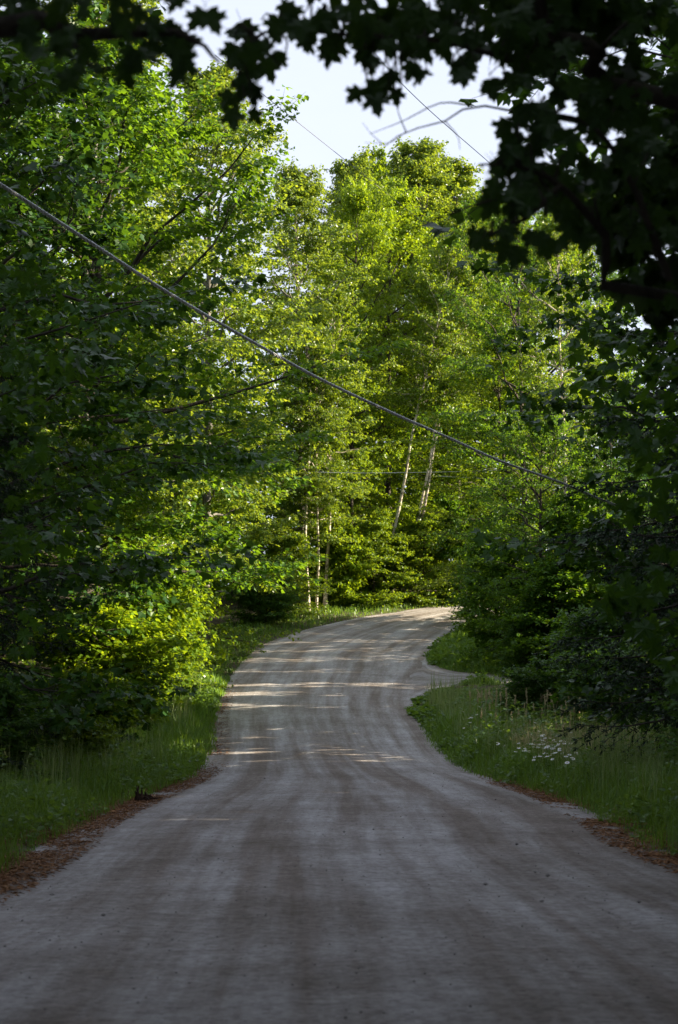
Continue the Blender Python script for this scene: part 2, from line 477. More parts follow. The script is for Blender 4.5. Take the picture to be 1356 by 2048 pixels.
    d3 = rot_z(d2[bi], np.where(np.arange(len(bi)) % 2 == 0, 1, -1) * r.uniform(0.3, 1.2, len(bi)))
    d3[:, 2] += r.normal(0.02, 0.30, len(bi))
    d3 = norm(d3)
    L3 = twig * r.uniform(0.45, 1.15, len(bi))
    E3 = B3 + d3 * L3[:, None]; E3[:, 2] -= 0.22 * droop * L3
    v, f = tubes(np.stack([B3, E3], 1), np.tile([0.005, 0.002], (len(bi), 1)), 3); gc.add(v, f, 1)
    # leaves
    keep = r.uniform(0, 1, len(bi)) > 0.06
    B3, d3, L3, E3 = B3[keep], d3[keep], L3[keep], E3[keep]
    ti = np.repeat(np.arange(len(B3)), nl)
    sl = r.uniform(0.05, 1.08, len(ti))
    p = B3[ti] + (E3[ti] - B3[ti]) * sl[:, None]
    side = rot_z(d3[ti], np.where(np.arange(len(ti)) % 2 == 0, 1, -1) * r.uniform(0.4, 1.7, len(ti)))
    side[:, 2] = -droop * r.uniform(0.1, 1.4, len(ti))
    ax = norm(side + r.normal(0, 0.22, side.shape))
    p = p + ax * leaf * r.uniform(0.2, 0.7, len(ti))[:, None] + r.normal(0, 0.025, p.shape)
    nr = np.array([0, 0, 1.0]) + r.normal(0, 0.55 + flut, (len(ti), 3))
    size = leaf * r.uniform(0.6, 1.25, len(ti))
    base = np.clip(r.normal(0.5, 0.16, len(B3)), 0, 1)[ti]
    tint = np.clip(base + r.normal(0, 0.14, len(ti)), 0, 1)
    put_leaves(gc, p, ax, nr, size, tpl, 0, r, tint)
    return gt, gc

def make_spruce(seed, H=10., R=3.0, cb=0.04, nb=95, tr=0.15):
    r = np.random.default_rng(seed)
    gt, gc = Geo(), Geo()
    k = 10; ts = np.linspace(0, 1, k)
    P = np.zeros((1, k, 3)); P[0, :, 2] = ts * H; P[0, :, :2] = r.normal(0, .02, (k, 2)).cumsum(0)
    P[0, 0] = 0
    v, f = tubes(P, (tr * (1 - ts) ** 0.9 + 0.012)[None], 7); gt.add(v, f)
    u = (np.arange(nb) + r.uniform(0, 1, nb)) / nb
    u = u ** 1.15
    z = H * (cb + (0.98 - cb) * u)
    az = np.arange(nb) * 2.39996 + r.uniform(-.4, .4, nb)
    L = (R * (1 - u) ** 0.8 + 0.18) * r.uniform(0.7, 1.12, nb)
    kk = 7; s = np.linspace(0, 1, kk)
    hd = np.stack([np.cos(az), np.sin(az), np.zeros(nb)], -1)
    B = np.stack([np.interp(z, P[0, :, 2], P[0, :, 0]), np.interp(z, P[0, :, 2], P[0, :, 1]), z], -1)
    LP = B[:, None] + hd[:, None] * (L[:, None] * s[None])[:, :, None]
    dr = np.where(u < 0.75, -0.30, 0.15) + r.normal(0, .07, nb)
    LP[:, :, 2] += L[:, None] * (dr[:, None] * s[None] + 0.16 * s[None] ** 3)
    v, f = tubes(LP, 0.022 * (1 - 0.85 * s[None]) * (0.4 + L[:, None] / R), 4); gt.add(v, f)
    n2 = 20
    s2 = np.tile(np.linspace(0.12, 1.0, n2), nb)
    li = np.repeat(np.arange(nb), n2)
    idx = np.clip(s2 * (kk - 1), 0, kk - 1.001); i0 = idx.astype(int); fr = (idx - i0)[:, None]
    B2 = LP[li, i0] * (1 - fr) + LP[li, i0 + 1] * fr
    d1 = norm(LP[li, i0 + 1] - LP[li, i0])
    d2 = rot_z(d1, np.where(np.arange(len(li)) % 2 == 0, 1, -1) * r.uniform(0.6, 1.05, len(li)) * np.where(s2 > .96, 0.2, 1))
    d2[:, 2] -= r.uniform(0.15, 0.7, len(li)); d2 = norm(d2)
    L2 = (0.16 + 0.34 * L[li] * (1 - 0.65 * s2)) * r.uniform(0.6, 1.2, len(li))
    E2 = B2 + d2 * L2[:, None]
    E2[:, 2] -= 0.12 * L2
    v, f = tubes(np.stack([B2, E2], 1), np.tile([0.006, 0.002], (len(li), 1)), 3); gc.add(v, f, 1)
    # needles: narrow slivers all round each shoot, side shoots included
    nn = 30
    ti = np.repeat(np.arange(len(li)), nn)
    sl = r.uniform(0, 1.0, len(ti))
    p = B2[ti] + (E2[ti] - B2[ti]) * sl[:, None]
    ax = d2[ti] * 0.75 + norm(r.normal(0, 1, (len(ti), 3))) * 0.75
    put_leaves(gc, p, ax, r.normal(0, 1, (len(ti), 3)), r.uniform(0.05, 0.11, len(ti)), 'lance', 0, r)
    return gt, gc

# ------------------------------------------------------------------ ground, road, driveway
PAIRS = []
for l_, r_ in [((-3.1, -30), (3.9, -30)), ((-3.1, -14), (3.9, -14)), ((-3.1, 0), (3.95, 0)), ((-3.12, 8), (4.0, 8))]:
    PAIRS.append((np.array(l_, float), np.array(r_, float)))
for l_, r_ in [((0, 1742), (1356, 1712)), ((120, 1668), (1250, 1655)), ((240, 1610), (1140, 1604)), ((368, 1560), (1040, 1572)),
               ((416, 1515), (930, 1537)), ((424, 1470), (868, 1482)), ((436, 1410), (826, 1418)), ((455, 1368), (828, 1385)),
               ((480, 1331), (838, 1350)), ((520, 1294), (850, 1314)), ((600, 1263), (880, 1284)), ((700, 1239), (920, 1256)),
               ((800, 1223), (965, 1236))]:
    PAIRS.append((px_ground(*l_), px_ground(*r_)))
PAIRS.append((np.array([8.0, 110.5]), np.array([11.5, 103.0])))
PAIRS.append((np.array([14.0, 111.5]), np.array([15.5, 104.5])))
PAIRS.append((np.array([26.0, 110.0]), np.array([25.5, 103.0])))
PAIRS.append((np.array([48.0, 106.0]), np.array([47.0, 99.0])))
NR = 420
EL = spline([p[0] for p in PAIRS], NR)
ER = spline([p[1] for p in PAIRS], NR)
DN = spline([(2.2, 57.0)] + [px_ground(*q) for q in [(830, 1408), (856, 1390), (905, 1374), (965, 1364)]] + [(10, 63.6), (14, 66.2), (17.5, 72), (20, 82)], 60)     # driveway, near side
DF = spline([(2.2, 78.0)] + [px_ground(*q) for q in [(846, 1308), (860, 1324), (900, 1340), (960, 1347)]] + [(10, 68.3), (12.5, 70), (14.5, 75), (16, 83)], 60)      # driveway, far side
ROAD_POLY = np.vstack([EL, ER[::-1]])
DRIVE_POLY = np.vstack([DN, DF[::-1]])

def signed_dist(pts, poly):
    """distance to a closed polygon, negative inside"""
    out = np.empty(len(pts)); A = poly; B = np.roll(poly, -1, 0)
    for c in range(0, len(pts), 4000):
        p = pts[c:c + 4000]
        AB = B - A; AP = p[:, None] - A[None]
        t = np.clip(np.sum(AP * AB[None], -1) / np.maximum(np.sum(AB * AB, -1), 1e-9)[None], 0, 1)
        d = np.linalg.norm(AP - t[..., None] * AB[None], axis=-1).min(1)
        yy = p[:, 1:2]
        cross = ((A[None, :, 1] > yy) != (B[None, :, 1] > yy)) & (p[:, 0:1] < AB[None, :, 0] * (yy - A[None, :, 1]) / (AB[None, :, 1] + 1e-12) + A[None, :, 0])
        out[c:c + 4000] = np.where(cross.sum(1) % 2 == 1, -d, d)
    return out
RP = np.vstack([EL[::5], ER[::-5]])
def road_dist(p):
    return np.minimum(signed_dist(p, RP), signed_dist(p, DRIVE_POLY))

def wave(x, y, s, seed):
    rr = np.random.default_rng(seed); o = 0
    for i in range(7):
        a = rr.uniform(0, 6.28); f = rr.uniform(0.6, 1.9) * s
        o = o + np.sin((x * math.cos(a) + y * math.sin(a)) * f + rr.uniform(0, 6.28))
    return o / 7

xs = np.concatenate([-np.geomspace(800, 18, 26), np.arange(-17.5, 26, 0.5), np.geomspace(26.5, 800, 26)])
ys = np.concatenate([-np.geomspace(300, 6, 14), np.arange(-5, 122, 0.7), np.geomspace(123, 2500, 34)])
GX, GY = np.meshgrid(xs, ys)
gp = np.c_[GX.ravel(), GY.ravel()]
near = (np.abs(gp[:, 0]) < 60) & (gp[:, 1] > -40) & (gp[:, 1] < 130)
gd = np.full(len(gp), 30.0); gd[near] = road_dist(gp[near])
def ground_z(x, y, d):
    bank = np.clip((d - 1.0) / 12, 0, 1)
    z = G(y) + 0.06 * wave(x, y, 1.1, 3) * np.clip(d, 0, 1) + 0.025 * wave(x, y, 4.0, 4) + 0.35 * bank * (0.5 + wave(x, y, .22, 5))
    return z - 0.16 * np.clip(-d / 0.7, 0, 1)
gz = ground_z(gp[:, 0], gp[:, 1], gd)
nx, ny = len(xs), len(ys)
ii, jj = np.meshgrid(np.arange(nx - 1), np.arange(ny - 1))
q = (jj * nx + ii).ravel()
g = Geo()
g.add(np.c_[gp, gz], np.vstack([np.c_[q, q + 1, q + nx + 1], np.c_[q, q + nx + 1, q + nx]]))
obj('ground', g.mesh('ground', ['ground'], True), kind='structure')

def strip(name, A, B, nu, lift, crown, over):
    """sheet between two edges; edges dip into the ground so the border is irregular"""
    n = len(A)
    u = np.concatenate([[-over], np.linspace(0, 1, nu), [1 + over]])
    P = A[:, None] * (1 - u)[None, :, None] + B[:, None] * u[None, :, None]
    x, y = P[..., 0], P[..., 1]
    z = G(y) + lift + crown * (1 - (2 * np.clip(u, 0, 1) - 1) ** 2)[None] + 0.012 * wave(x, y, 1.7, 11) + 0.006 * wave(x, y, 5, 12)
    rut = np.exp(-((u - .30) / .05) ** 2) + np.exp(-((u - .70) / .05) ** 2)
    z = z - 0.015 * rut[None]
    z[:, 0] = G(y[:, 0]) - 0.16; z[:, -1] = G(y[:, -1]) - 0.16
    m = len(u)
    ii, jj = np.meshgrid(np.arange(m - 1), np.arange(n - 1)); q = (jj * m + ii).ravel()
    g = Geo()
    f = np.vstack([np.c_[q, q + 1, q + m + 1], np.c_[q, q + m + 1, q + m]])
    g.add(np.c_[x.ravel(), y.ravel(), z.ravel()], f)
    me = g.mesh(name, ['road'], True)
    c = 0.5 * (A + B); v = np.concatenate([[0], np.cumsum(np.linalg.norm(np.diff(c, axis=0), axis=1))])
    uvs = np.stack([np.broadcast_to(u[None], x.shape), np.broadcast_to(v[:, None], x.shape)], -1).reshape(-1, 2)
    ul = me.uv_layers.new(name='uv')
    ul.data.foreach_set('uv', uvs[f.ravel()].astype(np.float32).ravel())
    return obj(name, me, kind='structure')
strip('road', EL, ER, 25, 0.0, 0.05, 0.09)
strip('driveway', DN, DF, 11, -0.012, 0.02, 0.12)

# ------------------------------------------------------------------ tree and shrub kinds
PROTO = {}
def proto(key, geos, bark, leaf, H, R):
    gt, gc = geos
    PROTO[key] = (gt.mesh(key + '_trunk', [bark], True), gc.mesh(key + '_crown', [leaf, 'bark']), H, R)
proto('maple_a', make_tree(1, H=14, cb=.06, R=4.5, n1=40, n2=8, n3=7, nl=9, leaf=.165, tpl='maple', prof='round', droop=.55, tr=.15), 'bark', 'maple_shaded', 14, 4.5)
proto('maple_b', make_tree(2, H=14, cb=.06, R=4.5, n1=40, n2=8, n3=7, nl=14, leaf=.14, tpl='ovate', prof='tall', droop=.5, tr=.16), 'bark', 'maple', 14, 4.5)
proto('maple_c', make_tree(3, H=14, cb=.2, R=4.5, n1=42, n2=9, n3=7, nl=20, leaf=.14, tpl='diamond', prof='round', droop=.4, tr=.17), 'bark', 'maple', 14, 4.5)
proto('bright', make_tree(4, H=10, cb=.03, R=4.0, n1=40, n2=8, n3=7, nl=14, leaf=.12, tpl='round', prof='bush', droop=.45, tr=.10), 'bark', 'sunlit_leaf', 10, 4.0)
proto('aspen_a', make_tree(5, H=20, cb=.12, R=3.4, n1=64, n2=8, n3=7, nl=17, leaf=.14, tpl='diamond', prof='tall', el=(12, 65), droop=.6, tr=.17, flut=.3, twig=.6, flat=.3), 'grey_bark', 'aspen', 20, 3.4)
proto('aspen_b', make_tree(6, H=20, cb=.12, R=3.6, n1=60, n2=8, n3=7, nl=17, leaf=.14, tpl='diamond', prof='round', el=(15, 65), droop=.6, tr=.17, flut=.3, twig=.6, flat=.3), 'grey_bark', 'aspen', 20, 3.6)
proto('far_maple', make_tree(7, H=18, cb=.03, R=4.6, n1=58, n2=9, n3=7, nl=18, leaf=.155, tpl='diamond', prof='tall', el=(0, 60), droop=.4, tr=.17), 'bark', 'sunlit_leaf', 18, 4.6)
proto('birch', make_tree(8, H=17, cb=.34, R=2.4, n1=40, n2=7, n3=6, nl=12, leaf=.14, tpl='diamond', prof='tall', el=(15, 60), droop=.7, tr=.11, flut=.2, twig=.55), 'birch', 'birch_leaf', 17, 2.4)
proto('birch_lean', make_tree(9, H=17, cb=.50, R=2.4, n1=34, n2=7, n3=6, nl=10, leaf=.14, tpl='diamond', prof='tall', el=(15, 60), droop=.7, tr=.10, flut=.2, twig=.55, lean=(4.2, 0)), 'birch', 'birch_leaf', 17, 2.4)
proto('shrub_a', make_tree(10, H=2.4, cb=.05, R=1.4, n1=16, n2=6, n3=5, nl=10, leaf=.10, tpl='ovate', prof='bush', el=(20, 70), tr=.022, twig=.35, stems=4, droop=.3), 'bark', 'shrub', 2.4, 1.4)
proto('shrub_b', make_tree(11, H=2.6, cb=.04, R=1.5, n1=16, n2=6, n3=5, nl=10, leaf=.11, tpl='round', prof='bush', el=(15, 65), tr=.022, twig=.36, stems=4, droop=.4), 'bark', 'sunlit_leaf', 2.6, 1.5)
proto('sapling', make_tree(12, H=5, cb=.03, R=1.8, n1=24, n2=7, n3=6, nl=10, leaf=.15, tpl='ovate', prof='bush', el=(5, 55), tr=.05, twig=.5, droop=.45, stems=2), 'bark', 'maple', 5, 1.8)
proto('beech', make_tree(13, H=5, cb=.04, R=2.4, n1=30, n2=8, n3=6, nl=13, leaf=.15, tpl='diamond', prof='bush', el=(-2, 40), tr=.05, twig=.5, droop=.25, flat=.25), 'bark', 'birch_leaf', 5, 2.4)
proto('spruce_a', make_spruce(20, 10, 3.0, cb=.15, nb=74), 'bark', 'spruce', 10, 3.0)
proto('spruce_b', make_spruce(21, 10, 3.0, nb=62), 'bark', 'spruce', 10, 3.0)

def gz_at(x, y):
    d = road_dist(np.array([[x, y]])) if abs(x) < 60 and -40 < y < 130 else np.array([30.0])
    return float(ground_z(np.array([x]), np.array([y]), d)[0])

def plant(key, name, x, d, h, rad, label, cat='tree', group=None, rz=None, tilt=(0, 0)):
    tm, cm, H, R = PROTO[key]
    z = gz_at(x, d) - 0.04
    e = empty(name, (x, d, z), label, cat, group, rz=random.uniform(0, 6.28) if rz is None else rz, scale=(rad / R, rad / R, h / H))
    e.rotation_euler = (tilt[0], tilt[1], e.rotation_euler[2])
    t = obj('trunk' if cat == 'tree' else 'stem', tm, e)
    c = obj('crown' if cat == 'tree' else 'foliage', cm, e, kind='stuff')
    return e
random.seed(5)

def X(px, d):
    return (px - 678) / F_PX * d
def Hh(py, d, x=0):
    """height above the ground for a top seen at pixel row py"""
    return float(CAM_Z + (HORIZON - py) / F_PX * d - G(d))

TREES = [
 # key, name, x, d, height, radius, label
 # left side, near to far
 ('maple_a', 'maple_tree', -7.0, 17, 12.5, 4.0, 'dark green maple nearest the camera on the left, its leaves filling the left edge'),
 ('maple_a', 'maple_tree', -9.5, 25, 15.5, 5.0, 'tall shaded maple on the left behind the nearest one, above the dark spruce'),
 ('maple_a', 'maple_tree', -8.6, 33, 17.0, 5.4, 'dark maple crown in the left middle, just under the thick cable'),
 ('maple_a', 'maple_tree', -9.2, 42, 17.5, 5.8, 'shaded maple on the left whose edge meets the sunlit leaning limbs'),
 ('maple_c', 'maple_tree', -7.8, 53, 20.0, 6.6, 'half-lit maple reaching over the road with dark bare limbs under the cable'),
 ('aspen_b', 'aspen_tree', -9.8, 64, 29.0, 5.2, 'tall sunlit aspen on the left beneath the hanging dark maple cluster'),
 ('aspen_a', 'aspen_tree', -6.4, 81, 28, 4.8, 'tall pale green aspen with a ragged top left of the open sky'),
 ('maple_c', 'maple_tree', -15.5, 47, 19.0, 5.5, 'maple deep in the left wood behind the half-lit overhanging maple'),
 ('maple_b', 'maple_tree', -16.0, 66, 24.0, 6.0, 'tall maple deep in the left wood behind the sunlit aspen'),
 ('bright', 'maple_tree', -9.0, 78, 14.0, 4.3, 'broad sunlit young tree at the left side of the bend, leaves down to the verge'),
 ('far_maple', 'maple_tree', -10.5, 88, 22.0, 5.0, 'sunlit tree behind the left side of the bend, right of the half-lit maple'),
 ('bright', 'young_tree', -8.3, 59, 8.6, 3.3, 'glowing yellow-green young tree leaning out to the left road edge', ),
 # behind the bend
 ('far_maple', 'maple_tree', X(700, 112), 112, Hh(395, 112), 4.6, 'sunlit tree behind the bend left of the leaning white birches'),
 ('far_maple', 'maple_tree', X(775, 121), 121, Hh(400, 121), 6.0, 'bright feathery yellow-green tree in the centre under the open sky'),
 ('aspen_b', 'aspen_tree', X(830, 130), 130, Hh(285, 130), 6.6, 'tallest aspen in the centre, its open top standing against the sky'),
 ('aspen_a', 'aspen_tree', X(915, 134), 134, Hh(330, 134), 6.4, 'aspen right of the tallest one, top touching the dark hanging leaves'),
 ('aspen_a', 'aspen_tree', X(705, 133), 133, Hh(325, 133), 5.4, 'thin-topped aspen at the left foot of the open sky'),
 ('far_maple', 'maple_tree', X(915, 121), 121, Hh(520, 119), 6.0, 'sunlit tree right of the leaning birches, behind the bend'),
 ('maple_c', 'maple_tree', X(985, 128), 128, Hh(430, 128), 6.6, 'darker tree right of centre behind the bend'),
 ('far_maple', 'maple_tree', X(765, 139), 139, Hh(345, 139), 7.0, 'tree filling the skyline left of the tallest aspen'),
 ('far_maple', 'maple_tree', X(870, 141), 141, Hh(350, 141), 7.0, 'tree filling the skyline right of the tallest aspen'),
 ('far_maple', 'maple_tree', X(1075, 116), 116, Hh(470, 116), 6.2, 'tree beyond the road on the right behind the sunlit maple'),
 ('far_maple', 'maple_tree', X(1010, 100), 99, Hh(700, 99), 4.6, 'lower green tree inside the bend behind the bushy maple'),
 ('aspen_b', 'aspen_tree', X(610, 106), 106, Hh(330, 106), 4.8, 'sunlit aspen crown above the three slim birch trunks'),
 # right side, far to near
 ('maple_b', 'maple_tree', X(1055, 92), 92, Hh(440, 92), 5.0, 'sunlit maple right of centre above the leafy bush at the driveway'),
 ('maple_c', 'maple_tree', X(1190, 98), 98, Hh(370, 98), 4.6, 'tall maple right of the sunlit one, mostly behind dark leaves'),
 ('maple_b', 'maple_tree', 8.4, 71.5, 10.2, 3.2, 'green bushy maple at the far corner of the driveway'),
 ('sapling', 'maple_sapling', 7.4, 76.0, 5.6, 2.0, 'low maple sapling leaning over the inside of the bend'),
 ('maple_a', 'maple_tree', 11.8, 73, 11.0, 3.4, 'shaded maple behind the bushy maple at the driveway'),
 ('maple_a', 'maple_tree', 13.5, 42.5, 17.0, 4.6, 'tall shaded maple on the right behind the spruces, near the driveway clearing'),
 ('maple_a', 'maple_tree', 11.5, 41, 15.0, 4.6, 'shaded maple on the right behind the dark spruce'),
 ('maple_a', 'maple_tree', 10.6, 25.5, 17.0, 5.4, 'tall dark maple at the right edge between two other dark maples'),
 ('maple_a', 'maple_tree', 9.2, 32.0, 17.5, 5.2, 'dark maple on the right above the dark spruce'),
 ('maple_a', 'maple_tree', 8.0, 20.5, 14.5, 4.9, 'dark maple on the right with its low leaves hanging over the verge'),
 ('maple_a', 'maple_tree', 6.3, 14, 12.5, 4.3, 'maple at the right edge with large leaves nearest the camera below the dark canopy'),
]
planted = {}
for t in TREES:
    planted[t[6]] = plant(*t)
plant('spruce_a', 'spruce_tree', -7.6, 35, 10, 2.7, 'dark spruce at the lower left between grass and maples', group='dark spruces')
plant('spruce_b', 'spruce_tree', -6.9, 26, 7.0, 2.1, 'black-green spruce at the left edge under the nearest maple', group='dark spruces')
plant('spruce_a', 'spruce_tree', 7.0, 30, 11, 3.7, 'large dark spruce at the right with a low branch sweeping over the grass', group='dark spruces')
plant('spruce_b', 'spruce_tree', 9.2, 37, 13, 3.4, 'spruce on the right behind the large dark one, its branch pointing at the driveway', group='dark spruces')

# birches
for px, d, h, rad, rz, tilt, key, lab in [
    (617, 104, 18, 2.2, 0.3, (0, .02), 'birch', 'leftmost of the three slim birch trunks beyond the left verge'),
    (632, 104.6, 15, 1.8, 2.0, (0, -.04), 'birch', 'middle of the three slim birch trunks, leaning to the left'),
    (650, 105.5, 20, 2.4, 4.0, (0, -.01), 'birch', 'rightmost and thickest of the three slim birch trunks beyond the left verge'),
    (765, 109.5, 24, 2.6, 0.0, (0, .03), 'birch_lean', 'long white birch trunk leaning right in the centre'),
    (806, 110, 25, 2.6, 0.15, (0, .05), 'birch_lean', 'white birch trunk leaning right, second from the centre'),
    (818, 110.4, 22, 2.2, -0.1, (0, .03), 'birch_lean', 'white birch trunk close beside the second leaning one on its right'),
    (1140, 80, 21, 2.4, 1.2, (0, .02), 'birch', 'pale birch trunk showing through leaves at the end of the thick cable'),
]:
    plant(key, 'birch_tree', X(px, d), d, h, rad, lab, group='birches', rz=rz, tilt=tilt)

# understory and verge shrubs
SH = [
 ('beech', X(700, 110), 110, 3.6, 2.4, 'layered sunlit understory shrub right of the slim birches'),
 ('beech', X(745, 107.5), 107.5, 5.2, 2.3, 'understory shrub at the foot of the leaning birches, left one'),
 ('beech', X(850, 108.5), 109.5, 5.6, 2.5, 'understory shrub with flat bright sprays under the leaning birches, right one'),
 ('beech', X(575, 102), 102, 5.0, 2.4, 'dark understory shrub left of the slim birches'),
 ('shrub_a', X(530, 97), 97, 3.2, 2.0, 'shrub behind the outer verge at the start of the bend'),
 ('beech', X(800, 108), 108.6, 4.4, 2.0, 'understory shrub between the feet of the leaning birches'),
 ('sapling', X(945, 106), 110.5, 6.5, 2.4, 'dark green sapling right where the road vanishes'),
 ('shrub_b', X(690, 106), 107, 4.6, 2.0, 'sunlit bush right behind the slim birch trunks'),
 ('shrub_b', -7.6, 68, 4.4, 2.1, 'sunlit bush on the left verge beyond the glowing young tree'),
 ('shrub_b', -6.9, 55, 3.6, 2.0, 'glowing bush at the foot of the leaning young tree on the left'),
 ('shrub_b', -7.1, 63.5, 4.6, 2.2, 'sunlit bush filling the gap behind the glowing young tree'),
 ('shrub_b', -7.4, 73, 5.0, 2.3, 'sunlit bush on the left verge where the road starts to turn'),
 ('sapling', 8.4, 69.6, 4.6, 2.1, 'rounded green sapling bush in front of the bushy maple at the driveway'),
 ('sapling', 10.6, 70.4, 7.0, 2.6, 'taller green sapling right of the bushy maple at the driveway'),
 ('shrub_b', -6.9, 49, 3.4, 2.2, 'glowing bush hanging over the left verge below the young tree'),
 ('shrub_b', -6.2, 41, 2.0, 1.3, 'small sunlit bush in the left grass beside the dark spruce'),
 ('shrub_b', -5.4, 35.5, 1.2, 0.8, 'smallest bright bush low in the left grass'),
 ('shrub_a', -6.4, 30, 1.6, 1.3, 'shaded bush at the left edge below the black-green spruce'),
 ('shrub_a', -5.6, 20, 1.2, 1.0, 'shaded low bush at the lower left corner of the grass'),
 ('shrub_a', 7.6, 47, 2.4, 1.8, 'green shrub behind the tall dry grass, middle one'),
 ('shrub_a', 9.8, 48, 2.8, 1.9, 'green shrub behind the tall dry grass, under the low spruce branch'),
 ('shrub_a', 6.0, 50, 1.8, 1.4, 'green shrub at the near corner of the driveway'),
 ('shrub_a', 8.4, 54, 3.2, 2.1, 'taller shrub beside the driveway below the bushy maple'),
 ('shrub_a', 11.2, 55, 5.0, 2.6, 'tall shrub deeper in along the near side of the driveway'),
 ('shrub_a', 8.0, 69.6, 2.6, 1.5, 'shrub at the foot of the bushy maple at the far corner of the driveway'),
 ('shrub_a', 13.5, 50, 4.0, 2.6, 'tall shrub behind the spruces on the right'),
 ('shrub_a', 14.5, 57, 6.0, 2.8, 'tall shrub at the back of the driveway clearing, raised to shade the road'),  # height raised so its shade covers the road
 ('shrub_a', 15.5, 61.5, 6.2, 2.8, 'tall shrub added beyond the driveway bend to shade the road'),  # added to keep direct sun off the road
 ('shrub_a', 18.5, 65.0, 6.4, 2.9, 'tall shrub added past the driveway bend to shade the road'),  # another added sun block, past the driveway bend
 ('shrub_a', 6.5, 27, 1.9, 1.4, 'leafy bush at the right edge beside the dry grass'),
 ('shrub_a', 6.0, 22, 1.4, 1.3, 'leafy bush at the right edge above the brown needles'),
 ('shrub_a', 5.5, 17.5, 1.0, 1.0, 'low dark bush at the lower right corner of the verge'),
]
for key, x, d, h, rad, lab in SH:
    plant(key, 'shrub', x, d, h, rad, lab, cat='shrub', group='roadside shrubs')

# the woods nobody could count: far behind the bend, and unseen stands added to shade the lane
def wood(name, label, spots, leaves, leaf, seed, hr, mat='maple', Rr=(4, 6), base=0.0):
    r = np.random.default_rng(seed)
    g = Geo()
    for x, d in spots:
        h = r.uniform(*hr); R = r.uniform(*Rr)
        z0 = float(G(d)) - 0.2
        n = leaves
        u = base + (1 - base) * r.uniform(0.0, 1, n) ** 1.35; a = r.uniform(0, 6.28, n); rr = R * np.sin(np.pi * np.clip(.12 + .84 * (u - base) / (1 - base), 0, 1)) ** .7 * np.sqrt(r.uniform(0.1, 1, n))
        p = np.c_[x + rr * np.cos(a), d + rr * np.sin(a), z0 + h * u]
        put_leaves(g, p, r.normal(0, 1, (n, 3)), np.array([0, 0, 1.]) + r.normal(0, .5, (n, 3)), leaf * r.uniform(.65, 1.35, n), 'diamond', 0, r)
        v, f = tubes(np.array([[[x, d, z0], [x + .2, d, z0 + h * .5], [x, d + .1, z0 + h * .95]]]), np.array([[.2, .13, .03]]), 6); g.add(v, f, 1)
    obj(name, g.mesh(name, [mat, 'bark']), kind='stuff', label=label, category='woodland')
r = np.random.default_rng(77)
wood('woodland', 'dense woodland far behind the bend and deep in the left wood',
     [(r.uniform(-30, 48), r.uniform(140, 175)) for i in range(30)] + [(r.uniform(-32, -19), r.uniform(45, 140)) for i in range(26)] + [(r.uniform(-19, -13.5), y) for y in np.arange(36, 132, 6)] + [(-14, 100), (-10.5, 105), (-7, 112), (-17, 94), (-4, 118), (-12, 114), (-12.5, 92)], 1000, .73, 78, (17, 23))
wood('woodland', 'dim woodland on the right behind the sunlit maple', [(19, 86), (23, 92), (27, 86), (24, 98), (31, 95), (34, 88), (16, 81)], 2200, .42, 83, (11, 15))
wood('woodland', 'unseen woodland added on the right and behind the viewer to shade the lane',
     [(r.uniform(13, 17), y) for y in (-8, -3, 2, 7, 11, 15, 19, 23, 27, 31, 39)] + [(r.uniform(20, 24), y) for y in (-4, 3, 9, 15, 21, 27, 32.5, 37, 42)] + [(18, 10.5), (12.5, 13.5), (9.5, -1), (9, 6), (8, -7), (-8.5, -3), (-8, 7), (-9, -11), (6.5, -14), (-3, -17), (2.5, -18)], 2700, .78, 79, (22, 27), 'maple_shaded')  # unseen trees, placed and heightened to shade the near lane
wood('shade_stand', 'unseen tall trees added right of the clearing to shade the left crowns', [(23, 48), (21.5, 53), (23.5, 58), (22, 62)], 1500, .7, 84, (26, 29), 'maple_shaded', (3.4, 4.2), .64)  # high crowns added out of frame to shade the left trees
wood('thicket', 'thicket added right of the clearing to keep sun off the road', [(14.5, 47), (12.8, 50), (13.2, 54), (15, 51), (17, 55), (17.5, 59), (16.5, 78), (17, 83), (17.5, 88), (17, 93), (17.5, 97.5), (19, 49), (20, 53), (21, 57), (20.5, 63), (21.5, 67), (22, 71), (22, 75.5)], 1900, .44, 80, (9.2, 10.8), 'shrub', (2.4, 3.2))  # added as a sun block for the middle and far road

# ------------------------------------------------------------------ the two maples over the camera
r = np.random.default_rng(31)
def leaf_meshes(n, mat):
    out = []
    for i in range(n):
        g = Geo(); v, f = LEAF['maple_hi']
        v = v.copy(); rr = np.random.default_rng(100 + i)
        v[:, 2] += rr.normal(0, .03, len(v)) + rr.uniform(-.25, .25) * v[:, 0] ** 2 - rr.uniform(0, .25) * v[:, 1] ** 2
        g.add(v, f, 0, np.full(len(v), rr.uniform(.2, .7)))
        # leaf stalk
        pv, pf = tubes(np.array([[[0, 0, 0], [0, -.25, .04], [0, -.5, .12]]]), np.array([[.012, .010, .010]]), 4)
        g.add(pv, pf, 0, np.full(len(pv), .3))
        out.append(g.mesh('maple_leaf', [mat]))
    return out
LM = leaf_meshes(8, 'shade_leaf')
from mathutils import Matrix

def hang_leaf(parent, p, size, face_cam=0.7):
    """a single drooping maple leaf, turned roughly broadside to the road"""
    ax = np.array([r.normal(0, .55), r.normal(0, .35), -1.0]); ax /= np.linalg.norm(ax)
    nr = np.array([r.normal(0, .45), -1.0 * (1 if r.uniform() < .5 else -1), r.normal(0.3, .5)])
    nr -= ax * nr.dot(ax); nr /= np.linalg.norm(nr)
    x = np.cross(ax, nr)
    m = Matrix(((x[0], ax[0], nr[0], p[0]), (x[1], ax[1], nr[1], p[1]), (x[2], ax[2], nr[2], p[2]), (0, 0, 0, 1)))
    o = obj('leaf', LM[r.integers(0, len(LM))], parent)
    o.matrix_local = m @ Matrix.Diagonal((size, size, size, 1))
    return o

